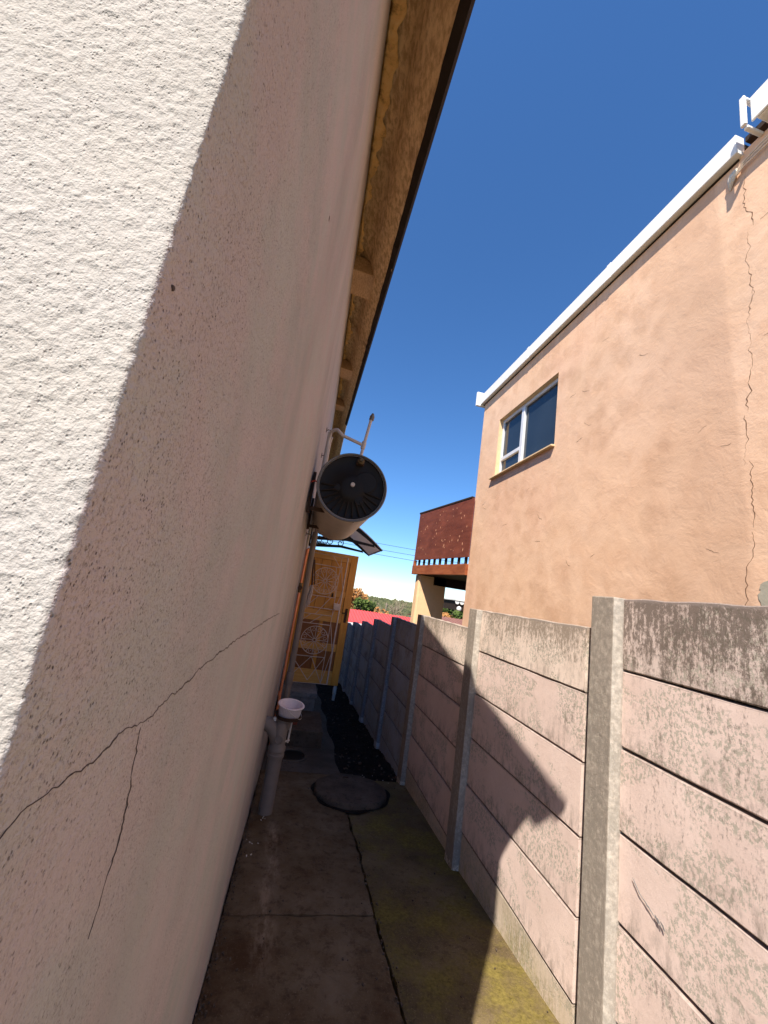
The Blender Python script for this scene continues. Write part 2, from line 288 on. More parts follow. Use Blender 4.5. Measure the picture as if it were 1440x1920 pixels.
# ------------------------------------------------------------------ mesh helpers
class MB:
    def __init__(s): s.v = []; s.f = []
    def add(s, V, F):
        o = len(s.v); s.v += [tuple(map(float, p)) for p in V]; s.f += [tuple(i + o for i in q) for q in F]; return s
    def box(s, x0, x1, y0, y1, z0, z1):
        V = [(x, y, z) for x in (x0, x1) for y in (y0, y1) for z in (z0, z1)]
        return s.add(V, [(0, 1, 3, 2), (4, 6, 7, 5), (0, 4, 5, 1), (2, 3, 7, 6), (0, 2, 6, 4), (1, 5, 7, 3)])
    def obox(s, c, ex, ey, ez):          # centre and three half-extent vectors
        c, ex, ey, ez = map(Vector, (c, ex, ey, ez))
        V = [c + i * ex + j * ey + k * ez for i in (-1, 1) for j in (-1, 1) for k in (-1, 1)]
        return s.add(V, [(0, 1, 3, 2), (4, 6, 7, 5), (0, 4, 5, 1), (2, 3, 7, 6), (0, 2, 6, 4), (1, 5, 7, 3)])
    def tube(s, pts, r, seg=10, caps=True, closed=False):
        P = [Vector(p) for p in pts]; n = len(P)
        rr = r if isinstance(r, (list, tuple)) else [r] * n
        up = None; rings = []
        for i in range(n):
            if closed: t = P[(i + 1) % n] - P[i - 1]
            else: t = P[min(i + 1, n - 1)] - P[max(i - 1, 0)]
            t.normalize()
            if up is None: up = t.orthogonal().normalized()
            up = (up - up.dot(t) * t)
            up = up.normalized() if up.length > 1e-6 else t.orthogonal().normalized()
            w = t.cross(up)
            rings.append([P[i] + rr[i] * (math.cos(a) * up + math.sin(a) * w) for a in [2 * math.pi * k / seg for k in range(seg)]])
        V = [p for g in rings for p in g]; F = []
        for i in range(n if closed else n - 1):
            a, b = i * seg, ((i + 1) % n) * seg
            for k in range(seg): F.append((a + k, a + (k + 1) % seg, b + (k + 1) % seg, b + k))
        if caps and not closed: F += [tuple(range(seg))[::-1], tuple((n - 1) * seg + k for k in range(seg))]
        return s.add(V, F)
    def lathe(s, prof, c, axis=(0, 0, 1), seg=32, capA=True, capB=True):
        ax = Vector(axis).normalized(); u = ax.orthogonal().normalized(); w = ax.cross(u); c = Vector(c)
        V = []; F = []
        for r, h in prof:
            for k in range(seg):
                a = 2 * math.pi * k / seg; V.append(c + ax * h + r * (math.cos(a) * u + math.sin(a) * w))
        for i in range(len(prof) - 1):
            for k in range(seg): F.append((i * seg + k, i * seg + (k + 1) % seg, (i + 1) * seg + (k + 1) % seg, (i + 1) * seg + k))
        if capA: F.append(tuple(range(seg))[::-1])
        if capB: F.append(tuple((len(prof) - 1) * seg + k for k in range(seg)))
        return s.add(V, F)
    def prism(s, poly, vec):             # extrude a polygon along vec
        n = len(poly); vec = Vector(vec); V = [Vector(p) for p in poly]; V += [p + vec for p in V]
        return s.add(V, [tuple(range(n))[::-1], tuple(range(n, 2 * n))] + [(i, (i + 1) % n, n + (i + 1) % n, n + i) for i in range(n)])
    def mesh(s, name, bevel=0, smooth=False, recalc=True, segs=1):
        me = bpy.data.meshes.new(name); me.from_pydata(s.v, [], s.f)
        if recalc or bevel:
            bm = bmesh.new(); bm.from_mesh(me); bmesh.ops.recalc_face_normals(bm, faces=bm.faces)
            if bevel: bmesh.ops.bevel(bm, geom=bm.edges[:], offset=bevel, segments=segs, affect='EDGES', profile=0.6)
            bm.to_mesh(me); bm.free()
        if smooth:
            me.polygons.foreach_set('use_smooth', [True] * len(me.polygons)); me.set_sharp_from_angle(angle=rad(40))
        return me

def link(name, me, mat, parent=None, loc=None):
    o = bpy.data.objects.new(name, me); col.objects.link(o)
    if mat is not None and not me.materials: me.materials.append(M[mat] if isinstance(mat, str) else mat)
    root = Vector((0, 0, 0)); p = parent
    while p is not None: root += Vector(p.location); p = p.parent
    o.parent = parent
    o.location = (Vector(loc) if loc is not None else Vector((0, 0, 0))) - root
    return o
def obj(name, mb, mat, parent=None, bevel=0, smooth=False, loc=None, segs=1):
    return link(name, mb.mesh(name, bevel, smooth, segs=segs), mat, parent, loc)
def thing(name, label, cat, loc, group=None):
    o = bpy.data.objects.new(name, None); col.objects.link(o); o.location = loc; o.empty_display_size = 0.1
    return tag(o, label, cat, group)
def tag(o, label, cat, group=None):
    o['label'] = label; o['category'] = cat
    if group: o['group'] = group
    return o
def struct(o): o['kind'] = 'structure'; return o
def structure(name, loc=(0, 0, 0)):
    o = bpy.data.objects.new(name, None); col.objects.link(o); o.location = loc; o.empty_display_size = 0.1
    return struct(o)

def vnoise(x, y, seed=0):               # smooth value noise, vectorised
    xi = np.floor(x).astype(np.int64); yi = np.floor(y).astype(np.int64); fx = x - xi; fy = y - yi
    def h(a, b):
        n = (a * 374761393 + b * 668265263 + seed * 1442695041) & 0xffffffff
        n = ((n ^ (n >> 13)) * 1274126177) & 0xffffffff
        return ((n ^ (n >> 16)) & 0xffff) / 65535.0
    u = fx * fx * (3 - 2 * fx); w = fy * fy * (3 - 2 * fy)
    return (h(xi, yi) * (1 - u) + h(xi + 1, yi) * u) * (1 - w) + (h(xi, yi + 1) * (1 - u) + h(xi + 1, yi + 1) * u) * w - 0.5
def grid_mesh(name, V, nu, nv, keep=None, smooth=True):
    me = bpy.data.meshes.new(name)
    i, j = np.meshgrid(np.arange(nu - 1), np.arange(nv - 1), indexing='ij')
    a = (i * nv + j).ravel(); F = np.stack([a, a + nv, a + nv + 1, a + 1], 1)
    if keep is not None: F = F[keep.ravel()]
    me.vertices.add(len(V)); me.vertices.foreach_set('co', V.astype(np.float32).ravel())
    me.loops.add(F.size); me.loops.foreach_set('vertex_index', F.ravel().astype(np.int32))
    me.polygons.add(len(F)); me.polygons.foreach_set('loop_start', np.arange(0, F.size, 4, dtype=np.int32))
    me.update(calc_edges=True); me.validate()
    if smooth: me.polygons.foreach_set('use_smooth', np.ones(len(F), dtype=bool))
    return me

def ribbon(pts, normal, w, jit=0.0, step=0.01, lift=None, thick=0.0015, seed=0, taper=True):
    """an irregular crack line: a thin strip following pts on a surface"""
    rr = random.Random(seed); P = [Vector(p) for p in pts]; nrm = Vector(normal).normalized(); out = []
    for a, b in zip(P[:-1], P[1:]):
        n = max(1, int((b - a).length / step))
        for k in range(n): out.append(a.lerp(b, k / n))
    out.append(P[-1]); n = len(out); q = []; off = 0.0; wv = 0.0
    for i, p in enumerate(out):
        t = (out[min(i + 1, n - 1)] - out[max(i - 1, 0)]).normalized(); sd = nrm.cross(t).normalized()
        off = off * 0.8 + rr.uniform(-jit, jit)
        wv = wv * 0.9 + rr.uniform(-.35, .35)
        ww = w * max(.15, 1 + wv) * rr.uniform(0.6, 1.2) * (0.25 + 0.75 * min(1, 6 * i / n, 6 * (n - 1 - i) / n) if taper else 1)
        c = p + sd * off
        if lift: c = c + nrm * lift(c)
        q.append((c - sd * ww / 2, c + sd * ww / 2))
    m = MB(); V = []; F = []
    for a, b in q: V += [a, a + nrm * thick, b + nrm * thick, b]
    for i in range(n - 1):
        o = 4 * i
        for k in range(3): F.append((o + k, o + k + 1, o + k + 5, o + k + 4))
    return m.add(V, F)

# ------------------------------------------------------------------ terrain
def zg(y):
    if y < -3: return 0.3
    return -0.1 * y if y < 2.87 else -0.287 - 0.075 * (y - 2.87)
def lerp_tab(x, tab):
    for (a, va), (b, vb) in zip(tab[:-1], tab[1:]):
        if x <= b: return va + (vb - va) * max(0, min(1, (x - a) / (b - a)))
    return tab[-1][1]
def terrain(x, y):
    if y < 12: return zg(y) - 0.12
    rx = 4.5 * max(0.0, min(1.0, (x / max(y, 1) - 0.27) / 0.1))
    z = lerp_tab(y, [(12, -1.09), (30, -3.6), (60, -7.5), (130, -14), (260, -20), (600, -9.5), (900, -40), (5000, -110)])
    if 260 < y < 900: z += rx * (1 - abs(y - 600) / 340 if y < 940 else 0) * 1.4
    return z
ys = list(np.concatenate([np.linspace(-300, -10, 8), np.linspace(-3, 12, 16), np.linspace(14, 60, 14), np.linspace(75, 260, 14), np.linspace(280, 900, 30), [1500, 2500, 4000, 5000]]))
xs = list(np.concatenate([[-3000, -1500, -800, -400, -200, -100, -50, -20, -8], np.linspace(-3, 40, 18), np.linspace(55, 400, 18), [600, 1000, 2000, 3000]]))
V = np.array([(x, y, terrain(x, y) + (random.uniform(-1, 1) * 0.8 if y > 70 else 0)) for x in xs for y in ys])
struct(link('terrain', grid_mesh('terrain', V, len(xs), len(ys)), 'earth'))

# ------------------------------------------------------------------ alley path
WX0, WK = -0.123, 0.017
def wallx(y): return WX0 + WK * y
path = structure('path', (0.4, 2.0, zg(2.0)))
def slab(name, x0, x1, y0, y1, mat, dz=0.0, thick=0.09, n=(10, 18), seed=1, edge=0.006):
    """a slab whose top follows the falling ground; edges slightly chipped"""
    nu, nv = n; V = []
    us = np.linspace(0, 1, nu); vs = np.linspace(0, 1, nv)
    for u in us:
        for v in vs:
            ya = y0 + (y1 - y0) * v
            xa0 = x0(ya) if callable(x0) else x0; xa1 = x1(ya) if callable(x1) else x1
            x = xa0 + (xa1 - xa0) * u
            ex = edge * float(vnoise(np.array(ya * 23.), np.array(u * 9.), seed)) * 2 if u in (0, 1) else 0
            ey = edge * float(vnoise(np.array(x * 23.), np.array(v * 7.), seed + 5)) * 2 if v in (0, 1) else 0
            z = zg(ya) + dz + 0.006 * float(vnoise(np.array(x * 3.), np.array(ya * 3.), seed))
            if u in (0, 1) or v in (0, 1): z -= 0.006
            V.append((x + ex, ya + ey, z))
    F = [(i * nv + j, (i + 1) * nv + j, (i + 1) * nv + j + 1, i * nv + j + 1) for i in range(nu - 1) for j in range(nv - 1)]
    ring = [i * nv for i in range(nu)] + [(nu - 1) * nv + j for j in range(1, nv)] + [i * nv + nv - 1 for i in range(nu - 2, -1, -1)] + [j for j in range(nv - 2, 0, -1)]
    b = len(V); V += [(V[i][0], V[i][1], V[i][2] - thick) for i in ring]; m = len(ring)
    F += [(ring[k], ring[(k + 1) % m], b + (k + 1) % m, b + k) for k in range(m)]
    mb = MB(); mb.add(V, F)
    return link(name, mb.mesh(name, smooth=True), mat, path)
gapw = lambda y: wallx(y) + 0.012
seam = lambda y: 0.728 + 0.03 * float(vnoise(np.array(y * 1.7), np.array(.5), 3)) + 0.016 * float(vnoise(np.array(y * 7.), np.array(.5), 4)) + 0.008 * float(vnoise(np.array(y * 26.), np.array(.5), 5))
slab('slab', gapw, lambda y: seam(y) - 0.009, -2.5, 2.402, 'slab', 0, n=(22, 90), seed=1)
slab('slab', gapw, lambda y: seam(y) - 0.009, 2.412, 4.35, 'slab', 0.002, n=(22, 60), seed=2)
slab('mossy_slab', lambda y: seam(y) + 0.009, 1.46, -2.5, 4.28, 'slab_moss', -0.004, n=(22, 120), seed=3)
slab('path_strip', gapw, lambda y: 0.765 + 0.02 * math.sin(y * 5), 4.36, 14, 'path_far', 0.0, n=(12, 90), seed=4)
# soil beside the far path
us = np.linspace(0.74, 1.50, 60); vs = np.linspace(4.2, 14, 380); U, W = np.meshgrid(us, vs, indexing='ij')
Z = np.array([zg(v) for v in vs])[None, :] - 0.035 + 0.045 * vnoise(U * 5, W * 5, 3) + 0.018 * vnoise(U * 21, W * 21, 4) + 0.014 * vnoise(U * 70, W * 70, 5)
Z = Z - 0.03 * np.clip((4.5 - W) / 0.3, 0, 1)
struct(link('soil_strip', grid_mesh('soil_strip', np.stack([U, W, Z], 2).reshape(-1, 3), 60, 380), 'soil'))
# stones, flakes and leaf litter on the soil: nobody could count them
mb = MB()
for k in range(320):
    x = random.uniform(0.76, 1.42); y = 4.3 + 7 * random.random() ** 1.4; s_ = 0.003 + 0.014 * random.random() ** 3
    z = zg(y) - 0.012; a = random.random() * 6.3
    c = Vector((x, y, z)); ex = Vector((math.cos(a), math.sin(a), random.uniform(-.3, .3))) * s_; ey = Vector((-math.sin(a), math.cos(a), random.uniform(-.3, .3))) * s_ * random.uniform(.4, .9)
    mb.obox(c, ex, ey, Vector((0, 0, s_ * random.uniform(.2, .6))))
deb = obj('soil_debris', mb, 'cover'); deb['kind'] = 'stuff'; deb['label'] = 'small stones and litter scattered over the dark soil strip'
mb = MB()
for (cx_, cy_, n_, sp) in ((0.0, 3.08, 5, 0.015), (0.0, 2.93, 3, 0.015), (0.05, 3.40, 5, 0.02), (0.93, 4.4, 4, .1), (1.2, 4.15, 5, .12)):
    for k in range(n_):
        x = cx_ + random.gauss(0, sp); y = cy_ + random.gauss(0, sp); a = random.random() * 6.3; s_ = random.uniform(0.002, 0.006)
        if x < wallx(y) + 0.02: x = wallx(y) + 0.03
        mb.obox((x, y, zg(y) + 0.005), Vector((math.cos(a), math.sin(a), .2)) * s_, Vector((-math.sin(a), math.cos(a), 0)) * s_ * .5, (0, 0, .0015))
grit = MB()
for k in range(1500):
    q = random.random(); y = random.uniform(1.0, 4.3)
    if q < .45: x = wallx(y) + .012 + abs(random.gauss(0, .02))
    elif q < .75: x = seam(y) + random.gauss(0, .014)
    else: x = random.uniform(wallx(y) + .03, 1.38)
    s_ = 0.0012 + 0.004 * random.random() ** 3; a = random.random() * 6.3
    grit.obox((x, y, zg(y) + .003), Vector((math.cos(a), math.sin(a), .3)) * s_, Vector((-math.sin(a), math.cos(a), 0)) * s_ * .7, (0, 0, s_ * .6))
gr = obj('path_grit', grit, 'cover'); gr['kind'] = 'stuff'; gr['label'] = 'fine dark grit gathered along the wall foot and slab joint'
deb = obj('paint_flakes', mb, 'chip'); deb['kind'] = 'stuff'; deb['label'] = 'pale paint flakes lying on the brown concrete'
# pale limescale runs on the near slabs (part of the path)
def blotch(name, pts, mat, parent, lift=0.0045):
    n = len(pts); mb = MB(); V = [(x, y, zg(y) + lift) for x, y in pts]; c = (sum(p[0] for p in V) / n, sum(p[1] for p in V) / n)
    V.append((c[0], c[1], zg(c[1]) + lift + .002)); mb.add(V, [(i, (i + 1) % n, n) for i in range(n)])
    return obj(name, mb, mat, parent)

# manhole cover of rough concrete
cx, cy, cr = 0.80, 3.93, 0.335
mh = thing('manhole_cover', 'round rough concrete manhole cover raised on the alley path', 'manhole cover', (cx, cy, zg(cy)))
mb = MB(); N = 56; prof = [(1.0, -0.03), (1.02, 0.01), (1.0, 0.036), (0.965, 0.046), (0.7, 0.049), (0.35, 0.05)]
V = []; F = []
for r_, h in prof:
    for k in range(N):
        a = 2 * math.pi * k / N; wob = 1 + 0.03 * float(vnoise(np.array(k * 0.5), np.array(r_ * 3), 2)) * (r_ > .9) * 2
        hz = h + 0.008 * float(vnoise(np.array(math.cos(a) * 6 * r_), np.array(math.sin(a) * 6 * r_), 5)) * (h > 0.03)
        x = cx + cr * r_ * wob * math.cos(a); y = cy + cr * r_ * wob * math.sin(a); V.append((x, y, zg(y) + hz))
V.append((cx, cy, zg(cy) + 0.05))
for i in range(len(prof) - 1):
    for k in range(N): F.append((i * N + k, i * N + (k + 1) % N, (i + 1) * N + (k + 1) % N, (i + 1) * N + k))
F += [((len(prof) - 1) * N + k, (len(prof) - 1) * N + (k + 1) % N, len(V) - 1) for k in range(N)]
mb.add(V, F); obj('lid', mb, 'cover', mh, smooth=True)
mb = MB(); mb.tube([(cx - .05, cy + .2, zg(cy + .2) + .045), (cx - .05, cy + .2, zg(cy + .2) + .06), (cx + .0, cy + .2, zg(cy + .2) + .06), (cx + .0, cy + .2, zg(cy + .2) + .045)], 0.006, 6)
obj('lifting_loop', mb, 'iron', mh)

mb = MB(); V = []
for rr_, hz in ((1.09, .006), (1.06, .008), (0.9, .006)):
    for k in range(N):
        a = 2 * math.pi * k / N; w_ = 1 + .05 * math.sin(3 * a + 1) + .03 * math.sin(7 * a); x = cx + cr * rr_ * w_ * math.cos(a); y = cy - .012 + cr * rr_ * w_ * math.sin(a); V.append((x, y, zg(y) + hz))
mb.add(V, [(i * N + k, i * N + (k + 1) % N, (i + 1) * N + (k + 1) % N, (i + 1) * N + k) for i in range(2) for k in range(N)]); obj('lid_shadow_ring', mb, 'soil', mh)  # dark ring paints the shade in the gap around the lid
# open gully
gx, gy = 0.25, 4.76
gul = thing('drain_gully', 'open round drain hole with low concrete collar near the grey soil pipe', 'drain', (gx, gy, zg(gy)))
mb = MB(); mb.lathe([(0.175, -0.05), (0.172, 0.018), (0.16, 0.024), (0.148, 0.022), (0.143, 0.012), (0.143, -0.3)], (gx, gy, zg(gy)), seg=36, capA=False, capB=False); obj('collar', mb, 'path_far', gul, smooth=True)
mb = MB(); mb.lathe([(0.145, 0.008), (0.05, 0.0085)], (gx, gy, zg(gy)), seg=36); obj('water', mb, 'hole', gul)  # black disc painted for the dark depth of the hole

# ------------------------------------------------------------------ left house
house = thing('plastered_house', 'pink grey stucco house with overhanging stained roof on the left of the alley', 'house', (wallx(.231), .231, zg(.231)))
CX, CY = wallx(0.231), 0.231
ZT0, RS = 3.848, 0.195                                      # wall top at y=0 and slope of the verge
def ztop(y): return ZT0 + RS * (y if y < 8.6 else 17.2 - y)
dA = np.array([WK, 1.0]); dA /= np.linalg.norm(dA); dE = np.array([-dA[1], dA[0]])
nA = np.array([dA[1], -dA[0]]); nE = -dA
fine_s = np.arange(-0.46, 0.16, 0.0017)
s_ = np.concatenate([-np.geomspace(0.47, 6.5, 24)[::-1], fine_s, np.arange(0.163, 0.6, 0.004), np.arange(0.6, 1.2, 0.012), np.arange(1.22, 4.9, 0.06), [4.97, 5.1, 5.3, 5.5, 5.7, 5.87, 6.0, 6.2, 6.5, 6.769, 7.5, 8.5, 10, 12, 13.769]])
z_ = np.concatenate([np.arange(-1.35, -0.1, 0.06), [-0.04, 0.0, 0.06, 0.12], np.arange(0.2, 1.24, 0.02), np.arange(1.24, 2.12, 0.0017), np.arange(2.125, 2.6, 0.02), np.arange(2.65, 3.7, 0.05)])
nS, nZ = len(s_), len(z_) + 1
Sg = np.repeat(s_[:, None], nZ, 1); Zg = np.zeros_like(Sg); Zg[:, :-1] = z_[None, :]
ycol = CY + np.where(s_ > 0, s_ * dA[1], 0.0)
Zg[:, -1] = np.array([ztop(y) for y in ycol]) - 0.002
def disp(S, Z):
    near = np.clip((0.9 - np.abs(S)) / 0.5, 0, 1)
    zf = np.clip(1 - np.abs(Z - 1.68) / 0.9, 0, 1); zf = np.clip(zf * 3, 0, 1)
    d = 0.0008 * vnoise(S * 290, Z * 290, 1) + 0.0005 * vnoise(S * 140, Z * 140, 2) + 0.0008 * vnoise(S * 480, Z * 480, 7)
    d = d * near * zf
    d += 0.0018 * vnoise(S * 14, Z * 14, 3) * near + 0.010 * vnoise(S * 3, Z * 3, 4) * np.clip(S - 0.3, 0, 1)
    d += 0.002 * vnoise(S * 0.0 + 3.3, Z * 9, 9) * np.clip(1 - np.abs(S) / 0.03, 0, 1)
    d += 0.0012 * vnoise(S * 90 + 3.3, Z * 130, 19) * np.clip(1 - np.abs(S) / 0.012, 0, 1)
    d += 0.03 * np.clip((0.15 - (Z + 0.1 * np.maximum(S, 0))) / 0.5, 0, 1) * 0.3
    return d
a_ = 0.004
T = np.clip((Sg + a_) / (2 * a_), 0, 1)
Cc = np.array([CX, CY]); A = Cc + a_ * dE; B = Cc + a_ * dA
P2 = ((1 - T) ** 2)[..., None] * A + (2 * T * (1 - T))[..., None] * Cc + (T ** 2)[..., None] * B
P2 = P2 + np.where(Sg < -a_, -(Sg + a_), 0)[..., None] * dE + np.where(Sg > a_, Sg - a_, 0)[..., None] * dA
Nn = (1 - T)[..., None] * nE + T[..., None] * nA; Nn /= np.linalg.norm(Nn, axis=2, keepdims=True)
P2 = P2 + Nn * disp(Sg, Zg)[..., None]
V = np.concatenate([P2, Zg[..., None]], 2).reshape(-1, 3)
keep = np.ones((nS - 1, nZ - 1), bool)
sm = (s_[:-1] + s_[1:]) / 2; zm = (z_[:-1] + z_[1:]) / 2
keep[np.ix_(np.where((sm > 4.97) & (sm < 5.87))[0], np.where((zm > -0.04) & (zm < 2.0))[0])] = False
me = grid_mesh('wall', V, nS, nZ, keep)
me.materials.append(M['stucco']); me.materials.append(M['stucco_end'])
mi = np.repeat((sm < -0.001)[:, None], nZ - 1, 1)[keep].astype(np.int32)
me.polygons.foreach_set('material_index', mi)
hw = link('wall', me, None, house)
def on_wall(y, z, off=0.0): return Vector((wallx(y) + off, y, z))
nAv = Vector((nA[0], nA[1], 0))
def wl(c):
    s0 = (c.y - CY) / dA[1]
    return float(disp(np.array(s0), np.array(c.z)))
cr1 = [(.234, 1.316), (.246, 1.315), (.276, 1.3185), (.328, 1.313), (.379, 1.316), (.416, 1.311), (.47, 1.313), (.526, 1.311), (.62, 1.318), (.756, 1.320), (1.0, 1.312), (1.5, 1.30), (2.33, 1.262)]
cr2 = [(.413, 1.306), (.42, 1.275), (.433, 1.23), (.436, 1.20), (.432, 1.18), (.424, 1.14)]
obj('crack', ribbon([on_wall(*p) for p in cr1], nAv, 0.0013, 0.0018, 0.004, wl, 0.0006, 1), 'crack', house)
obj('crack', ribbon([on_wall(*p) for p in cr2], nAv, 0.0009, 0.0016, 0.004, wl, 0.0006, 2), 'crack', house)
for (y, z, r_) in ((.247, 1.63, .0022), (.868, 2.388, .007), (0.62, 2.3, .003)):
    c = on_wall(y, z); c += nAv * wl(c); mb = MB(); mb.lathe([(r_, -0.001), (r_ * .8, .0008)], c, nAv, 8); obj('nail_hole', mb, 'crack', house)
# doorway reveal behind the opening
y0, y1 = CY + 4.97 * dA[1], CY + 5.87 * dA[1]
mb = MB(); X0, X1 = -1.2, wallx(5.6) + 0.006
mb.add([(X1, y0, -.06), (X0, y0, -.06), (X0, y0, 2.02), (X1, y0, 2.02), (X1, y1, -.06), (X0, y1, -.06), (X0, y1, 2.02), (X1, y1, 2.02)], [(0, 1, 2, 3), (4, 7, 6, 5), (1, 5, 6, 2), (0, 4, 5, 1), (3, 2, 6, 7)])
obj('doorway', mb, 'stucco', house)
mb = MB(); mb.add([(wallx(14) - .001, 13.99, -1.3), (-6.4, 13.99, -1.3), (-6.4, 13.99, ztop(14)), (wallx(14) - .001, 13.99, ztop(14)), (-6.4, .4, -1.3), (-6.4, .4, ztop(.4)), (-6.4, 8.6, ztop(8.6))], [(0, 1, 2, 3), (1, 4, 5, 6, 2)]); obj('rear_wall', mb, 'stucco', house)

# roof: a sheet whose verge turns down outside the wall
prof = [(-6.4, 0.02), (-0.02, 0.004), (0.05, -0.012), (0.10, -0.045), (0.135, -0.075), (0.155, -0.125), (0.18, -0.19), (0.225, -0.25), (0.27, -0.30), (0.314, -0.345)]
mb = MB(); V = []; F = []
ring = prof + [(p[0] + 0.012 if i > 2 else p[0], p[1] + 0.03) for i, p in list(enumerate(prof))[::-1]]
R_Y = [0.185, 1.5, 3, 4.5, 6, 7, 8.6, 11, 14.2]
for y in R_Y:
    for (o, dz) in ring: V.append((wallx(y) + o, y, ztop(y) + dz))
n = len(ring)
for i in range(len(R_Y) - 1):
    for k in range(n): F.append((i * n + k, (i + 1) * n + k, (i + 1) * n + (k + 1) % n, i * n + (k + 1) % n))
F += [tuple(range(n)), tuple((len(R_Y) - 1) * n + k for k in range(n))[::-1]]
mb.add(V, F); roof = obj('roof', mb, 'soffit', house, smooth=True)
# dark dripping edge of the verge: several lapped lengths
for (ya, yb) in ((0.16, 2.42), (2.41, 4.92), (4.91, 8.6)):
    mb = MB(); V = []
    for y in np.linspace(ya, yb, 30):
        j = random.uniform(-.004, .004)
        for (o, dz) in ((0.278 + j, -0.318 + j), (0.318, -0.352 + j), (0.334, -0.33), (0.318, -0.29)):
            V.append((wallx(y) + o, y, ztop(y) + dz))
    F = [(i * 4 + k, (i + 1) * 4 + k, (i + 1) * 4 + (k + 1) % 4, i * 4 + (k + 1) % 4) for i in range(29) for k in range(4)] + [(0, 1, 2, 3), (116, 119, 118, 117)]
    mb.add(V, F); obj('verge_trim', mb, 'roof_edge', roof)
# ragged mortar bedding along the top of the wall
mb = MB(); V = []; NY = 420; ysm = np.linspace(0.24, 8.5, NY)
wid = 0.045 + 0.05 * vnoise(ysm * 3.1, ysm * 0 + 1, 3) + 0.035 * vnoise(ysm * 14, ysm * 0 + 1, 4) + 0.02 * vnoise(ysm * 50, ysm * 0, 6)
thk = 0.035 + 0.03 * vnoise(ysm * 7, ysm * 0 + 2, 8) + 0.02 * vnoise(ysm * 33, ysm * 0 + 2, 9)
for y, w_, t_ in zip(ysm, wid, thk):
    w_ = max(0.012, w_)
    for (o, dz) in ((-0.03, -0.004), (-0.004, -max(.01, t_)), (w_ * .6, -max(.02, t_ * .9) - .012), (w_, -0.035)): V.append((wallx(y) + o, y, ztop(y) + dz))
F = [(i * 4 + k, (i + 1) * 4 + k, (i + 1) * 4 + k + 1, i * 4 + k + 1) for i in range(NY - 1) for k in range(3)]
mb.add(V, F); obj('mortar_bed', mb, 'mortar', house, smooth=True)
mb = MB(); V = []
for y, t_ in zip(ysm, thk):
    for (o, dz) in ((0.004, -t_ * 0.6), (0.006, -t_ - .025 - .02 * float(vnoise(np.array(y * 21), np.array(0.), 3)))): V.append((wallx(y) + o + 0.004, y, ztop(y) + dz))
mb.add(V, [(2 * i, 2 * i + 2, 2 * i + 3, 2 * i + 1) for i in range(NY - 1)]); obj('gap_shade_strip', mb, 'roof_edge', house)  # dark strip painted for the shaded ragged gap below the mortar
for k, (ya, yb, ln) in enumerate(((3.0, 3.40, .205), (5.42, 5.85, .21), (7.5, 7.9, .21))):
    mb = MB(); P = lambda o, y, d: (wallx(y) + o, y, ztop(y) - d)
    V = [P(-.05, ya, .03), P(.09, ya, .05), P(ln, ya, .13), P(ln, ya, .21), P(-.05, ya, .19), P(-.05, yb, .03), P(.09, yb, .05), P(ln, yb, .13), P(ln, yb, .21), P(-.05, yb, .19)]
    mb.add(V, [(0, 1, 2, 3, 4), (9, 8, 7, 6, 5)] + [(i, (i + 1) % 5, 5 + (i + 1) % 5, 5 + i) for i in range(5)])
    rf = obj('rafter_end', mb, 'rafter', house, bevel=.004)
    mb = MB(); mb.prism([P(ln + .001, ya + .003, .135), P(ln + .001, ya + .003, .205), P(ln + .001, yb - .003, .205), P(ln + .001, yb - .003, .135)], (.006, 0, 0)); obj('end_grain', mb, 'rafter_end', rf)

# door, standing open across the alley, and the iron security gate in front of it
DY = 6.35; DX0, DX1, DZ0, DZ1 = 0.0, 0.845, -0.03, 1.995
door = thing('door', '', '', (DX0, DY, DZ0)); del door['label']; del door['category']
door.parent = house; door.location = Vector((DX0, DY, DZ0)) - Vector(house.location)
W = 0.115
for (x0, x1) in ((DX0, DX0 + W), (DX1 - W, DX1)):
    mb = MB(); mb.box(x0, x1, DY, DY + .042, DZ0, DZ1); obj('stile', mb, 'pine', door, bevel=.003)
rails = [(DZ0, DZ0 + .20), (.46, .57), (.90, 1.06), (1.30, 1.39), (DZ1 - .13, DZ1)]
for (a, b) in rails:
    mb = MB(); mb.box(DX0 + W + .001, DX1 - W - .001, DY + .002, DY + .040, a, b); obj('rail', mb, 'pine_x', door, bevel=.003)
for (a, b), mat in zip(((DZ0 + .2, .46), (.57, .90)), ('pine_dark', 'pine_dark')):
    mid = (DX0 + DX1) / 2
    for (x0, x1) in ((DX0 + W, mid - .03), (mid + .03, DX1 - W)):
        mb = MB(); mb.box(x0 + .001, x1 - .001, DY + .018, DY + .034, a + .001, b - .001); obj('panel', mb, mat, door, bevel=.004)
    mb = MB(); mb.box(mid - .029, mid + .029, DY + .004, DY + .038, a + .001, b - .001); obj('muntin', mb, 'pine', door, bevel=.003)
for (a, b) in ((1.06, 1.30), (1.39, DZ1 - .13)):
    n_ = 4; x0 = DX0 + W; wd = (DX1 - DX0 - 2 * W) / n_
    for k in range(n_):
        mb = MB(); mb.box(x0 + k * wd + .003, x0 + (k + 1) * wd - .003, DY + .014, DY + .036, a + .001, b - .001); obj('plank', mb, 'pine', door, bevel=.004)
mb = MB(); mb.box(DX1 - .075, DX1 - .035, DY - .006, DY + .001, .92, 1.14); hd = obj('handle', mb, 'iron', door, bevel=.002)
mb = MB(); mb.tube([(DX1 - .055, DY - .006, 1.07), (DX1 - .055, DY - .045, 1.07), (DX1 - .13, DY - .05, 1.065)], .008, 8); obj('lever', mb, 'iron', hd, smooth=True)

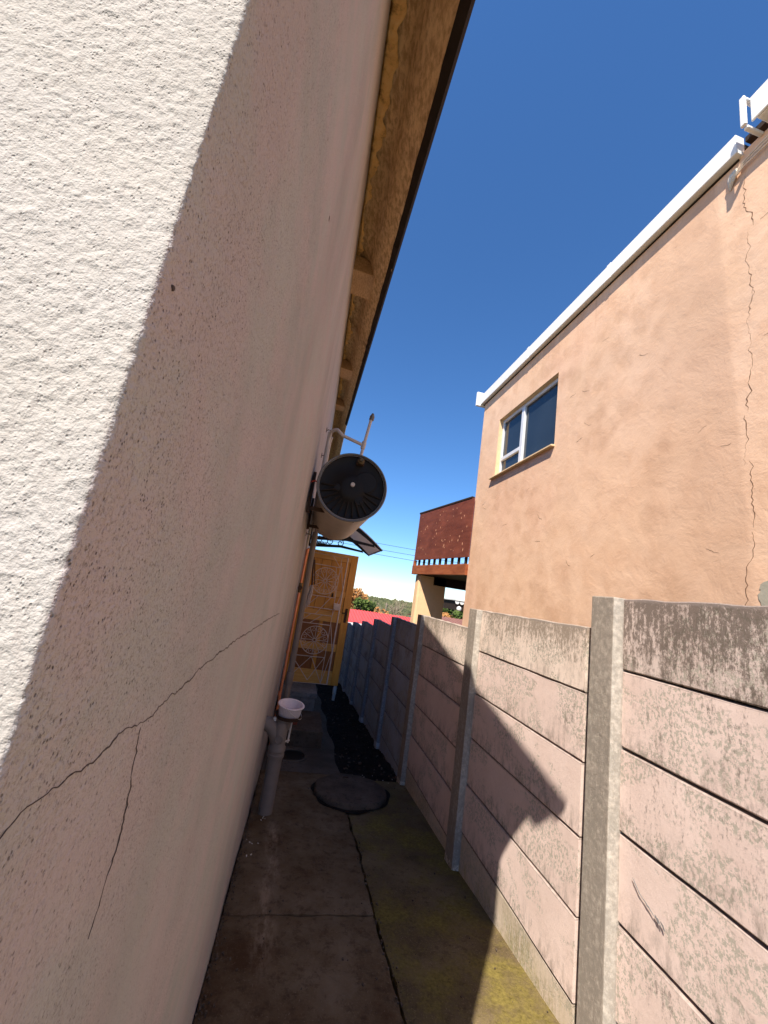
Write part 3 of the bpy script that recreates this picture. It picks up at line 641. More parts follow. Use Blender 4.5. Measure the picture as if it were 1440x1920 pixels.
mb = MB(); mb.box(DX0 + W - .02, DX1 - W + .02, DY + .0365, DY + .0395, DZ0 + .02, DZ1 - .02); obj('back_board', mb, 'pine_dark', door)
GY = 6.20
gate = thing('security_gate', '', '', (0.10, GY, 0)); del gate['label']; del gate['category']
gate.parent = house; gate.location = Vector((0.10, GY, 0)) - Vector(house.location)
def skew(x): return GY + 0.10 * (x - .1)
GX0, GX1, GZ0, GZ1 = 0.06, 0.665, 0.0, 1.93
def gp(x, z): return (x, skew(x), z)
mb = MB(); mb.tube([gp(GX0, GZ0), gp(GX1, GZ0), gp(GX1, GZ1), gp(GX0, GZ1)], .0125, 6, closed=True); obj('frame', mb, 'gate', gate)
for zc in (1.52, .62):
    xc = (GX0 + GX1) / 2 - .0; r_ = .205
    mb = MB(); mb.tube([gp(xc + r_ * math.cos(a), zc + r_ * math.sin(a)) for a in np.linspace(0, 2 * math.pi, 32, endpoint=False)], .006, 5, closed=True); wh = obj('wheel', mb, 'gate', gate)
    mb = MB()
    for k in range(12):
        a = k * math.pi / 6; mb.tube([gp(xc + .02 * math.cos(a), zc + .02 * math.sin(a)), gp(xc + r_ * math.cos(a), zc + r_ * math.sin(a))], .0045, 5)
    mb.tube([gp(xc + .025 * math.cos(a), zc + .025 * math.sin(a)) for a in np.linspace(0, 2 * math.pi, 12, endpoint=False)], .006, 5, closed=True)
    obj('spokes', mb, 'gate', wh)
    mb = MB()
    for k in range(12):
        a = (k + .5) * math.pi / 6; c = (xc + .155 * math.cos(a), zc + .155 * math.sin(a))
        mb.tube([gp(c[0] + (.012 + .018 * q / 14) * math.cos(a + q * .45), c[1] + (.012 + .018 * q / 14) * math.sin(a + q * .45)) for q in range(15)], .0035, 4)
    obj('scrollwork', mb, 'gate', wh)['kind'] = 'stuff'
for z in (1.76, 1.28, 1.10, 1.0, .86, .38):
    mb = MB(); mb.tube([gp(GX0, z), gp(GX1 - .1, z)], .006, 5); obj('bar', mb, 'gate', gate)
for (xa, za, xb, zb) in ((GX0, .38, .36, .04), (.36, .38, GX0, .04), (.36, .38, .56, .02), (.56, .38, .36, .04), (GX0, 1.0, .3, 1.28), (.3, 1.0, .5, 1.28), (GX0 + .02, .86, .24, 1.0), (.24, .86, .42, 1.0), (GX1 - .1, 0, GX1 - .1, 1.93), (GX1 - .1, .0, GX1, .5), (GX1 - .1, .9, GX1, .45), (GX1 - .1, 1.0, GX1, 1.4), (GX1 - .1, 1.85, GX1, 1.4), (.5, 1.76, .56, 1.28), (.46, 1.28, .6, 1.78), (.42, 1.93, .56, 1.76)):
    mb = MB(); mb.tube([gp(xa, za), gp(xb, zb)], .005, 5); obj('bar', mb, 'gate', gate)
mb = MB(); mb.box(GX1 - .10, GX1 - .012, GY + .02, GY + .07, 1.10, 1.20); obj('lock_box', mb, 'gate', gate, bevel=.003)
mb = MB(); mb.box(.50, .53, GY + .03, GY + .045, 1.29, 1.35); obj('hasp', mb, 'iron', gate, bevel=.003)

# entrance steps
steps = thing('entrance_steps', 'two dark concrete steps below the open orange door', 'steps', (0.25, 5.6, zg(5.6)))
mb = MB(); mb.box(wallx(5.4) + .014, .60, 5.10, 5.86, zg(5.1) - .25, -.272); obj('lower_step', mb, 'cover', steps, bevel=.012, segs=2)
mb = MB(); mb.box(wallx(6) + .018, .50, 5.862, 7.3, zg(5.9) - .3, -.105); obj('riser_block', mb, 'slate', steps, bevel=.008, segs=2)
mb = MB(); mb.box(wallx(6) + .022, .515, 5.845, 7.29, -.103, -.045); obj('landing', mb, 'slate', steps, bevel=.008, segs=2)
bk = tag(obj('brick', MB().box(.17, .28, 5.25, 5.46, -.270, -.195), 'brick', bevel=.006), 'single red brick lying on the lower step behind the tub', 'brick')
# white stub pipe behind the door
wp = thing('white_pipe', 'short white plastic pipe standing below the orange door edge', 'pipe', (1.04, 8.13, zg(8.13)))
mb = MB(); mb.lathe([(.030, -.05), (.030, .25), (.030, 2.2)], (1.04, 8.13, zg(8.13)), seg=18); obj('tube', mb, 'white_pvc', wp, smooth=True)
mb = MB(); mb.lathe([(.034, .08), (.037, .09), (.037, .2), (.034, .21)], (1.04, 8.13, zg(8.13)), seg=18); obj('collar', mb, 'white_pvc', wp, smooth=True)

# ------------------------------------------------------------------ water heater and pipework on the left wall
GYR = 2.80; hc = Vector((0.238, GYR, 2.20)); HR = 0.258; HL = 1.42
wh = thing('water_heater', 'horizontal cylindrical water heater with black ribbed end hung on the stucco wall', 'water heater', (hc.x, hc.y + HL / 2, hc.z - HR))
mb = MB(); mb.lathe([(HR - .012, 0.012), (HR, 0.014), (HR, HL * .5), (HR, HL - .03), (HR - .03, HL)], hc, (0, 1, 0), 64, capA=False); obj('shell', mb, 'steel', wh, smooth=True)
mb = MB(); mb.tube([hc + Vector(((HR + .001) * math.cos(a), 0.006, (HR + .001) * math.sin(a))) for a in np.linspace(0, 2 * math.pi, 72, endpoint=False)], .008, 8, closed=True); obj('rim', mb, 'rim', wh, smooth=True)
mb = MB(); mb.lathe([(HR - .008, 0.008), (HR - .016, 0.028), (HR - .05, 0.036), (.11, .030), (.10, .022), (.07, .018), (.03, .016)], hc, (0, 1, 0), 64, capA=False); ecap = obj('end_cap', mb, 'black', wh, smooth=True)
for k in range(26):
    a = 2 * math.pi * k / 26 + .05; ca, sa = math.cos(a), math.sin(a)
    if math.degrees(a) % 360 < 170: continue
    ra, rb = .115, HR - .028; tx = Vector((ca, 0, sa)); sd = Vector((-sa, 0, ca))
    mb = MB(); mb.obox(hc + tx * (ra + rb) / 2 + Vector((0, .026, 0)), tx * (rb - ra) / 2, sd * .006, Vector((0, .009, 0))); obj('rib', mb, 'rib', ecap, bevel=.003)
for (x, z, r_) in ((.10, .06, .085), (.07, -.09, .04), (-.11, -.02, .03)):
    mb = MB(); mb.lathe([(r_, .032), (r_, .024), (r_ - .006, .020)], hc + Vector((x, 0, z)), (0, 1, 0), 28); obj('boss', mb, 'black', ecap)
mb = MB(); mb.lathe([(.017, .012), (.017, -.004), (.012, -.008), (.008, -.006)], hc + Vector((.0, 0.005, .02)), (0, 1, 0), 14, capA=False); obj('centre_bolt', mb, 'lt_pvc', wh, smooth=True)
fc = hc + Vector((.03, 0, .205))
mb = MB(); mb.box(fc.x - .03, fc.x + .03, fc.y - .004, fc.y + .03, fc.z - .022, fc.z + .022); obj('inlet_plate', mb, 'iron', wh, bevel=.004)
mb = MB(); mb.lathe([(.024, .0), (.024, -.03), (.018, -.034)], fc, (0, 1, 0), 12, capA=False); mb.lathe([(.012, -.03), (.012, -.055)], fc, (0, 1, 0), 10); obj('inlet_valve', mb, 'brass', wh, smooth=True)
for y in (2.98, 3.95):                                       # wall brackets
    mb = MB(); mb.box(wallx(y) + .005, wallx(y) + .03, y - .03, y + .03, 1.98, 2.3); mb.box(wallx(y) + .03, hc.x - .15, y - .012, y + .012, 2.0, 2.03); obj('bracket', mb, 'iron', wh, bevel=.002)
for k, (a, y) in enumerate(((-2.3, .05), (-1.35, .06), (-2.6, .4), (-0.75, .05))):
    mb = MB(); p = hc + Vector((HR * math.cos(a), y, HR * math.sin(a))); mb.lathe([(.007, -.002), (.005, .004)], p, (math.cos(a), 0, math.sin(a)), 8); obj('screw', mb, 'iron', wh)

vp = thing('vent_pipe', 'thin grey vent riser with side branch standing above the water heater', 'pipe', (.285, 2.95, 2.43))
mb = MB(); mb.tube([(.268, 2.95, 2.42), (.285, 2.95, 2.62), (.309, 2.95, 2.85)], .0125, 12); obj('riser', mb, 'lt_pvc', vp, smooth=True)
mb = MB(); mb.lathe([(.019, 0), (.021, .012), (.017, .016), (.02, .022), (.02, .036), (.012, .04), (.014, .05), (.009, .06)], (.309, 2.95, 2.83), (.1, 0, 1), 14); obj('cap', mb, 'rim', vp, smooth=True)
mb = MB(); mb.tube([(.281, 2.95, 2.60), (.18, 2.95, 2.625), (.11, 2.95, 2.642), (.085, 2.955, 2.66), (.055, 2.97, 2.69), (.03, 3.0, 2.695), (.005, 3.05, 2.69), (-.0, 3.1, 2.64), (-.0, 3.12, 2.3)], .0135, 12); obj('branch', mb, 'lt_pvc', vp, smooth=True)
mb = MB(); mb.lathe([(.018, -.03), (.019, 0), (.018, .03)], (.281, 2.95, 2.60), (.1, 0, 1), 14); obj('tee', mb, 'lt_pvc', vp, smooth=True)
def clamp(parent, x, y, z):
    mb = MB(); mb.tube([(wallx(y) + .004, y, z), (x - .018, y, z), (x - .012, y - .018, z), (x + .012, y - .018, z), (x + .018, y, z), (x + .012, y + .018, z)], .0045, 5)
    mb.box(wallx(y) + .004, wallx(y) + .01, y - .02, y + .02, z - .022, z + .022); return obj('clamp', mb, 'iron', parent)
rp = thing('heater_feed_pipe', 'pair of grey pipes clipped to the wall above and below the heater', 'pipe', (-.0, 4.2, 1.9))
mb = MB(); mb.tube([(-.012, 4.2, 1.82), (-.012, 4.2, 3.15)], .0125, 10); obj('tube', mb, 'lt_pvc', rp, smooth=True)
mb = MB(); mb.tube([(.022, 4.24, 2.0), (.022, 4.24, 3.05), (.03, 4.2, 3.1)], .0125, 10); obj('tube', mb, 'lt_pvc', rp, smooth=True)
for z in (2.86, 3.17, 2.18, 1.96): clamp(rp, -.012, 4.2, z)
cp = thing('copper_pipe', 'orange copper pipe with valve running down the stucco wall', 'pipe', (0.0, 4.2, .2))
mb = MB(); mb.tube([(-.0, 4.2, 1.80), (.0, 4.2, 1.42)], .0125, 10); obj('tube', mb, 'copper', cp, smooth=True)
mb = MB(); mb.tube([(.0, 4.2, 1.36), (.004, 4.2, .8), (.008, 4.2, .2), (.008, 4.2, zg(4.2) + .2)], .0125, 10); obj('tube', mb, 'copper', cp, smooth=True)
mb = MB(); mb.lathe([(.018, -.05), (.02, -.02), (.024, 0), (.02, .02), (.018, .05)], (.0, 4.2, 1.39), (0, 0, 1), 12); vl = obj('valve', mb, 'brass', cp, smooth=True)
mb = MB(); mb.lathe([(.012, 0), (.012, -.04), (.024, -.045), (.024, -.058)], (.0, 4.2, 1.39), (0, 1, 0), 12); obj('knob', mb, 'iron', vl, smooth=True)
for z in (.75, .35, 1.78):
    mb = MB(); mb.lathe([(.017, -.02), (.017, .02)], (.002, 4.2, z), (0, 0, 1), 10); obj('coupling', mb, 'copper', cp, smooth=True)
dp = thing('downpipe', 'straight grey plastic downpipe dropping from the heater past the copper pipe', 'pipe', (.075, 4.42, zg(4.42)))
mb = MB(); mb.tube([(.078, 4.42, zg(4.42)), (.072, 4.42, .4), (.048, 4.42, 2.25)], .032, 16); obj('tube', mb, 'grey_pvc', dp, smooth=True)
mb = MB(); mb.lathe([(.039, -.06), (.041, -.05), (.041, .05), (.039, .06)], (.07, 4.42, .45), (0, 0, 1), 16); obj('collar', mb, 'grey_pvc', dp, smooth=True)
cw = obj('cable_coil', MB().tube([(.03 + .12 * t_ + .0, 4.9 + .03 * math.sin(t_ * 40), 1.96 + .022 * math.cos(t_ * 40)) for t_ in np.linspace(0, 1.6, 80)], .005, 6), 'cable', smooth=True)
tag(cw, 'thin black cable coiled below the water heater', 'cable')
rw = obj('red_wire', MB().tube([(wallx(2.85) + .005, 2.85, 2.19), (-.045, 2.84, 2.20), (-.03, 2.83, 2.195), (-.015, 2.84, 2.2)], .006, 6), 'red_wire', smooth=True)
tag(rw, 'short red wire between wall and water heater', 'wire')

# soil pipe with branch and inspection eye, tub on top
PX, PY = .062, 3.49; z0 = zg(PY)
sp = thing('soil_pipe', 'thick grey plastic soil pipe with branch elbow rising from the path by the wall', 'pipe', (PX, PY, z0))
mb = MB(); mb.lathe([(.056, -.05), (.056, .0), (.056, .43)], (PX, PY, z0), seg=28); obj('tube', mb, 'grey_pvc', sp, smooth=True)
mb = MB(); mb.lathe([(.057, .40), (.066, .405), (.067, .425), (.062, .43), (.062, .445), (.068, .45), (.068, .475), (.06, .485), (.058, .53), (.058, .60), (.053, .64), (.05, .66)], (PX, PY, z0), seg=28); obj('junction', mb, 'grey_pvc', sp, smooth=True)
mb = MB(); mb.tube([(PX - .005, PY, z0 + .50), (PX - .03, PY, z0 + .56), (PX - .065, PY, z0 + .61), (PX - .11, PY, z0 + .635), (PX - .16, PY, z0 + .64)], .054, 20); obj('branch_elbow', mb, 'grey_pvc', sp, smooth=True)
ec = Vector((PX + .004, PY - .05, z0 + .545))
mb = MB(); mb.lathe([(.032, .02), (.033, -.012), (.028, -.016), (.024, -.010), (.008, -.010)], ec, (0.1, 1, 0), 20); obj('inspection_eye', mb, 'grey_pvc', sp, smooth=True)
mb = MB(); mb.lathe([(.05, .60), (.056, .62), (.056, .65), (.066, .66), (.066, .68), (.06, .69)], (PX + .02, PY + .02, z0), seg=24); obj('hopper_neck', mb, 'grey_pvc', sp, smooth=True)
mb = MB(); mb.tube([(PX + .075, PY + .02, z0 + .50), (PX + .08, PY + .02, z0 + .67)], .008, 8); mb.tube([(PX + .05, PY - .02, z0 + .52), (PX + .085, PY + .02, z0 + .52)], .007, 8); obj('side_strap', mb, 'lt_pvc', sp)
mb = MB(); mb.tube([(PX - .062, PY, z0 + .62), (PX - .06, PY, z0 + .69)], .013, 8); obj('overflow_stub', mb, 'white_pvc', sp, smooth=True)
tc = Vector((PX + .045, PY + .03, z0 + .69))
tb = thing('plastic_tub', 'round translucent white plastic tub standing on top of the grey soil pipe', 'tub', tc)
mb = MB(); tprof = [(.020, .002), (.078, .004), (.085, .012), (.094, .09), (.096, .094), (.108, .096), (.110, .102), (.106, .105), (.094, .104), (.090, .095), (.080, .014), (.02, .010)]
mb.lathe(tprof, tc, (.06, -.12, 1), 44, capA=True, capB=True); obj('bowl', mb, 'tub', tb, smooth=True)
mb = MB()
for k in range(36):
    a = 2 * math.pi * k / 36; mb.tube([tc + Vector((.0865 * math.cos(a) + .003, .0865 * math.sin(a) - .004, .018)), tc + Vector((.0945 * math.cos(a) + .006, .0945 * math.sin(a) - .011, .09))], .0016, 4)
obj('ribbing', mb, 'tub', tb)
mb = MB(); mb.tube([tc + Vector((.106 * math.cos(a), .106 * math.sin(a) - .008, .095 - .09 * math.sin((a + 1.9) / 3.3 * math.pi))) for a in np.linspace(-1.9, 1.4, 24)], .003, 6); obj('handle', mb, 'lt_pvc', tb, smooth=True)
hb = thing('dark_basket', 'dark round drain basket holding the white plastic tub', 'basket', tc)
mb = MB(); mb.lathe([(.06, -.012), (.10, .0), (.115, .03), (.112, .032), (.10, .008), (.06, -.002)], tc + Vector((0, 0, -.004)), (.03, -.05, 1), 36, capA=True, capB=True); obj('rim', mb, 'iron', hb, smooth=True)

# mop hanging by the downpipe
mp = thing('mop', 'stringy grey mop hanging head down beside the grey downpipe', 'mop', (.12, 5.0, 1.2))
mb = MB(); mb.tube([(.14, 5.02, 1.42), (.095, 5.0, 1.78)], .011, 8); mb.tube([(.17, 5.02, 1.44), (.115, 5.02, 1.75)], .007, 6); obj('stick', mb, 'iron', mp)
mb = MB()
for k in range(46):
    a = random.uniform(-1, 1); b = random.uniform(-1, 1); l_ = random.uniform(.18, .30)
    mb.tube([(.135 + .02 * a, 5.0 + .02 * b, 1.43), (.13 + .035 * a, 5.0 + .03 * b, 1.35), (.115 + .045 * a, 5.0 + .035 * b, 1.28), (.105 + .04 * a + random.uniform(-.01, .01), 5.0 + .035 * b, 1.43 - l_)], .0035, 5)
obj('strings', mb, 'mop', mp)

# door canopy
cn = thing('door_canopy', 'small curved translucent door canopy on black scroll brackets', 'canopy', (0.0, 5.5, 2.1))
cy0, cy1 = 5.03, 6.07
arc = [(wallx(5.5) + .01 + t_ * .985, 2.48 - .12 * t_ - .34 * t_ * t_) for t_ in np.linspace(0, 1, 14)]
mb = MB(); V = []
for (x, z) in arc: V += [(x, cy0, z), (x, cy1, z), (x, cy1, z + .006), (x, cy0, z + .006)]
F = [(i * 4 + k, (i + 1) * 4 + k, (i + 1) * 4 + (k + 1) % 4, i * 4 + (k + 1) % 4) for i in range(13) for k in range(4)] + [(0, 1, 2, 3), (52, 55, 54, 53)]
mb.add(V, F); obj('sheet', mb, 'canopy', cn, smooth=True)
mb = MB(); mb.tube([(arc[-1][0], cy0, arc[-1][1]), (arc[-1][0], cy1, arc[-1][1])], .010, 6); obj('front_bar', mb, 'rim', cn)
for y in (cy0 + .02, cy1 - .02):
    mb = MB(); poly = [(x, z - .004) for x, z in arc] + [(x, z - .018 - .07 * (1 - i / 13) ** .5 * (i < 13)) for i, (x, z) in list(enumerate(arc))[::-1]]
    mb.prism([(x, y, z) for x, z in poly], (0, .018, 0)); br = obj('bracket', mb, 'black', cn)
    mb = MB(); xw = wallx(y) + .012
    mb.prism([(xw, y, 2.02), (xw + .03, y, 2.0), (xw + .5, y, 2.06), (arc[-1][0] - .1, y, arc[-1][1] + .02), (arc[-1][0] - .12, y, arc[-1][1] + .05), (xw + .5, y, 2.10), (xw + .03, y, 2.05), (xw + .03, y, 2.45), (xw, y, 2.47)], (0, .016, 0)); obj('arm', mb, 'black', br)
    for q in range(3):
        c = (xw + .15 + .17 * q, 2.13 - .0 * q); mb = MB()
        mb.tube([(c[0] + (.02 + .035 * k / 16) * math.cos(k * .5), y + .008, c[1] + (.02 + .035 * k / 16) * math.sin(k * .5)) for k in range(17)], .007, 5); obj('scroll', mb, 'black', br)

# ------------------------------------------------------------------ precast fence
FX = 1.40
PL = [-1.08, 0.28, 1.634, 2.983, 4.344, 5.575, 6.85, 8.06, 9.3, 10.55, 11.8]      # far face of each post
TOPS = [1.73, 1.592, 1.445, 1.288, 1.158, 1.012, 0.86, 0.72, 0.58, 0.44]         # top of the bay between post i and i+1
fence = thing('precast_fence', 'stepped precast concrete panel fence with peeling pink paint along the alley', 'fence', (FX, 4.0, zg(4.0)))
PH = 0.298; PW = 0.135
def post_mesh(h, name):
    mb = MB(); mb.prism([(-.045, -PW, 0), (-.045, -.002, 0), (-.012, 0, 0), (.07, 0, 0), (.07, -PW, 0), (-.008, -PW - .012, 0), (-.030, -PW - .006, 0)], (0, 0, h))
    me = mb.mesh(name, bevel=.005, segs=2)
    return me
for i, y in enumerate(PL):
    if i == 0: continue
    top = TOPS[i - 1] + .006; bot = zg(y) - .25
    o = link('post', post_mesh(top - bot, 'post'), 'post' if i < 5 else 'post_skylit', fence, (FX, y, bot))
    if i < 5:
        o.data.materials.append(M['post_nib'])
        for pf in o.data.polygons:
            if pf.normal.y < -0.35: pf.material_index = 1  # sides turned to the near end get the paler, less grimy mix
cache = {}
def panel_mesh(L, kind):
    mb = MB(); n = 24; V = []
    zs = [0, .006, PH - .006 - .004, PH - .004]
    for k in range(n + 1):
        y = L * k / n; w1 = .0035 * float(vnoise(np.array(y * 7.), np.array(1.), kind)) ; w2 = .0025 * float(vnoise(np.array(y * 17.), np.array(5.), kind + 3))
        top = PH - .004 + w2 + (.008 * float(vnoise(np.array(y * 11.), np.array(9.), 2)) + .006 if kind == 9 else 0)
        V += [(0.05, y, 0), (.005 + w1, y, 0 + abs(w2)), (w1, y, .006), (w1, y, top - .004), (.003 + w1, y, top), (.05, y, top)]
    F = [(k * 6 + j, (k + 1) * 6 + j, (k + 1) * 6 + (j + 1) % 6, k * 6 + (j + 1) % 6) for k in range(n) for j in range(6)] + [tuple(range(6)), tuple(n * 6 + j for j in range(6))[::-1]]
    mb.add(V, F); return mb.mesh('panel')
MATS = {}
for i in range(len(PL) - 1):
    ya = PL[i] + (.078 if i == 2 else .002); yb = PL[i + 1] - PW - .006; L = yb - ya
    for r_ in range(7):
        zb = TOPS[i] - (r_ + 1) * PH
        if zb + PH < zg((ya + yb) / 2) - .1: break
        kind = 9 if r_ == 0 else (i * 7 + r_) % 5
        me = panel_mesh(L, kind)
        if i >= 4: mat = 'panel_skylit'
        elif r_ == 0: mat = 'panel_top' if i < 2 else 'panel_top_pale'
        elif zb < zg((ya + yb) / 2) + .12: mat = 'panel_low'
        elif (i, r_) in ((1, 1), (1, 2), (2, 1), (3, 1)): mat = 'panel'
        else: mat = 'panel_clean' if (i, r_) not in ((1, 4),) else 'panel'
        gap = .006 if i == 1 else .003
        link('panel', me, mat, fence, (FX + (.002 if r_ % 2 else -.001), ya, zb - gap * (r_ - 1 if r_ else -.5)))
    mb = MB(); mb.box(FX + .052, FX + .056, PL[i] - .02, yb + .02, TOPS[i] - 6 * PH, TOPS[i] - .03); obj('joint_shade_sheet', mb, 'darkwood', fence)  # dark sheet added behind the panels so open joints look shaded

nF = Vector((-1, 0, 0)); fxs = FX - .0045
obj('scratch', ribbon([(fxs, 1.42, .578), (fxs, 1.391, .551), (fxs, 1.357, .532), (fxs, 1.323, .521)], nF, .004, .0015, .006, None, .001, 5), 'scratch', fence)
for k in range(3): obj('scratch', ribbon([(fxs, 1.326 - k * .011, .527 - k * .002), (fxs, 1.318 - k * .011, .520 - k * .002), (fxs, 1.312 - k * .012, .509 - k * .002)], nF, .008, .001, .004, None, .001, 6 + k), 'scratch', fence)

# ------------------------------------------------------------------ neighbour house on the right
NX = 3.0; NY0, NY1 = -3.0, 6.86; NZT = 5.62
nb = thing('peach_house', 'tall peach plastered house with white gutter and one window beyond the fence', 'house', (NX, NY1, zg(6.8)))
WY0, WY1, WZ0, WZ1 = 4.43, 6.13, 3.79, 4.905
yy = [NY0, -1, 0, 1, 1.5, 1.9, 2.1, 2.3, 3, 3.7, WY0, 5.0, 5.6, WY1, 6.5, 6.82, NY1]; zz = [-1.2, 0, 1, 2, 3, WZ0, 4.3, WZ1, 5.3, NZT]
m = MB(); V = [(NX, y, z) for y in yy for z in zz]; nz = len(zz); F = []
for i in range(len(yy) - 1):
    for j in range(nz - 1):
        if WY0 <= yy[i] < WY1 and WZ0 <= zz[j] < WZ1: continue
        F.append((i * nz + j, (i + 1) * nz + j, (i + 1) * nz + j + 1, i * nz + j + 1))
m.add(V, F)
m.add([(NX, NY1, -1.2), (NX, NY1, NZT), (NX + 7, NY1, NZT), (NX + 7, NY1, -1.2)], [(0, 1, 2, 3)])
m.add([(NX, NY0, -1.2), (NX, NY0, NZT), (NX + 7, NY0, NZT), (NX + 7, NY0, -1.2)], [(3, 2, 1, 0)])
m.add([(NX, NY0, NZT), (NX, NY1, NZT), (NX + 7, NY1, NZT), (NX + 7, NY0, NZT)], [(0, 1, 2, 3)])
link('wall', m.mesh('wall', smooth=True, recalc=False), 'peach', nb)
RD = .12
win = thing('window', '', '', (NX, (WY0 + WY1) / 2, WZ0)); del win['label']; del win['category']; win.parent = nb; win.location = Vector((NX, (WY0 + WY1) / 2, WZ0)) - Vector(nb.location)
mb = MB(); mb.add([(NX - .001, WY0, WZ0), (NX + RD, WY0, WZ0), (NX + RD, WY0, WZ1), (NX - .001, WY0, WZ1), (NX - .001, WY1, WZ0), (NX + RD, WY1, WZ0), (NX + RD, WY1, WZ1), (NX - .001, WY1, WZ1)], [(0, 1, 2, 3), (4, 7, 6, 5), (0, 4, 5, 1), (3, 2, 6, 7)]); obj('reveal', mb, 'cream', win)
fx = NX + RD - .05; fw = .055; MY = 5.42; TZ = 4.12
for (a, b, c, d) in ((WY0 + .001, WY0 + fw, WZ0 + .001, WZ1 - .001), (WY1 - fw, WY1 - .001, WZ0 + .001, WZ1 - .001), (WY0 + fw, WY1 - fw, WZ0 + .001, WZ0 + fw), (WY0 + fw, WY1 - fw, WZ1 - fw - .01, WZ1 - .001)):
    mb = MB(); mb.box(fx, fx + .05, a, b, c, d); obj('frame', mb, 'alu', win, bevel=.004)
mb = MB(); mb.box(fx - .012, fx + .05, MY - .045, MY + .045, WZ0 + fw + .001, WZ1 - fw - .012); obj('mullion', mb, 'alu', win, bevel=.006)
mb = MB(); mb.box(fx - .008, fx + .05, MY + .047, WY1 - fw - .001, TZ - .035, TZ + .035); obj('transom', mb, 'alu', win, bevel=.006)
for (a, b, c, d) in ((WY0 + fw, MY - .045, WZ0 + fw, WZ1 - fw - .01), (MY + .045, WY1 - fw, TZ + .035, WZ1 - fw - .01), (MY + .045, WY1 - fw, WZ0 + fw, TZ - .035)):
    mb = MB(); mb.box(fx + .028, fx + .034, a, b, c, d); obj('pane', mb, 'glass', win)
mb = MB(); mb.prism([(NX - .058, WY0 - .01, WZ0 - .03), (NX - .058, WY0 - .01, WZ0 - .008), (NX + RD - .052, WY0 - .01, WZ0 + .012), (NX + RD - .052, WY0 - .01, WZ0 - .03)], (0, WY1 - WY0 + .12, 0)); obj('sill', mb, 'cream', win, bevel=.003)
# roof edge: white boxed gutters, the nearer length set higher
def gutter(y0, y1, z0, z1, x0, x1, name='gutter'):
    g = obj(name, MB().box(x0, x1, y0, y1, z0, z1), 'white', nb, bevel=.006)
    return g
gt = gutter(2.02, 6.93, 5.585, 5.79, NX - .075, NX + .02)
mb = MB(); mb.box(NX - .012, NX + .10, 2.05, 6.90, 5.565, 5.583); obj('soffit_board', mb, 'darkwood', nb)
for yj in (3.45, 5.2):
    mb = MB(); mb.box(NX - .0785, NX + .01, yj - .03, yj + .03, 5.581, 5.793); obj('gutter_strap', mb, 'white', nb, bevel=.001)
mb = MB(); mb.box(NX - .16, NX + .10, 6.932, 6.985, 5.56, 5.87); obj('gutter_end', mb, 'white', nb, bevel=.006)
g2 = gutter(-2.9, 1.86, 5.66, 5.92, NX - .14, NX - .12, 'gutter_face')
mb = MB(); mb.box(NX - .118, NX + .04, -2.9, 1.83, 5.66, 5.685); obj('gutter_floor', mb, 'white', nb, bevel=.004)
mb = MB(); mb.box(NX - .20, NX - .17, 1.86, 1.90, 5.62, 5.93); mb.box(NX - .168, NX + .02, 1.862, 1.898, 5.90, 5.93); mb.box(NX - .168, NX + .0, 1.864, 1.896, 5.60, 5.63); obj('gutter_joint', mb, 'white', nb, bevel=.006)
mb = MB(); mb.box(NX + .03, NX + 6, -2.9, 2.02, 5.75, 5.80); obj('roof_sheet', mb, 'darkwood', nb)
mb = MB(); mb.box(NX + .03, NX + 6, 2.03, 6.88, 5.70, 5.74); obj('roof_sheet', mb, 'darkwood', nb)
# raw plaster lump and painted cables
mb = MB(); nlat = 10; V = []; F = []
for i in range(nlat + 1):
    for k in range(14):
        a = 2 * math.pi * k / 14; t_ = i / nlat; r_ = .032 * math.sin(math.pi * min(.98, .1 + t_ * .85)) * (1 + .6 * float(vnoise(np.array(k * .9), np.array(i * .9), 4)))
        V.append((NX - .008 - .02 * math.sin(math.pi * t_) + r_ * .7 * math.cos(a), 2.07 + .06 * t_ + r_ * math.sin(a), 5.50 - .17 * t_))
F = [(i * 14 + k, i * 14 + (k + 1) % 14, (i + 1) * 14 + (k + 1) % 14, (i + 1) * 14 + k) for i in range(nlat) for k in range(14)]
mb.add(V, F); obj('plaster_lump', mb, 'offwhite', nb, smooth=True)
for k in range(3):
    mb = MB(); mb.tube([(NX - .02, 2.10, 5.40 + k * .012), (NX - .03, 2.0, 5.43 + k * .025), (NX - .03, 1.8, 5.44 + k * .034), (NX - .03, 1.2, 5.43 + k * .034), (NX - .03, -1, 5.42 + k * .034)], .006, 8); obj('wall_cable', mb, 'cable_w', nb, smooth=True)
nR = Vector((-1, 0, 0)); wxn = NX - .0004
main = [(2.03, 5.36), (2.05, 5.1), (1.99, 4.8), (2.04, 4.5), (2.0, 4.2), (2.07, 3.9), (2.06, 3.5), (2.09, 3.2), (2.1, 2.8), (2.08, 2.3), (2.12, 1.95), (2.14, 1.5)]
for k, (a, b, w_) in enumerate(((0, 3, .006), (2, 5, .0055), (4, 8, .009), (7, 9, .007), (8, 10, .005), (9, 12, .0055))):
    seg = [(wxn, y + (.015 if k % 2 else -.01), z - (.03 if k % 2 else 0)) for y, z in main[a:b]]
    obj('crack', ribbon(seg, nR, w_, .016, .025, None, .0004, 30 + k), 'crack_soft', nb)
rr = random.Random(5)
for k in range(22):
    y = 1.96 - abs(rr.gauss(0, .22)); z = rr.uniform(2.6, 5.0); l_ = rr.uniform(.08, .32)
    obj('crack', ribbon([(wxn, y, z), (wxn, y - l_ * .5, z + l_ * .22 * rr.uniform(.3, 1.2)), (wxn, y - l_, z + l_ * rr.uniform(.1, .5))], nR, rr.uniform(.004, .009), .006, .016, None, .0004, 20 + k), 'crack_soft', nb)
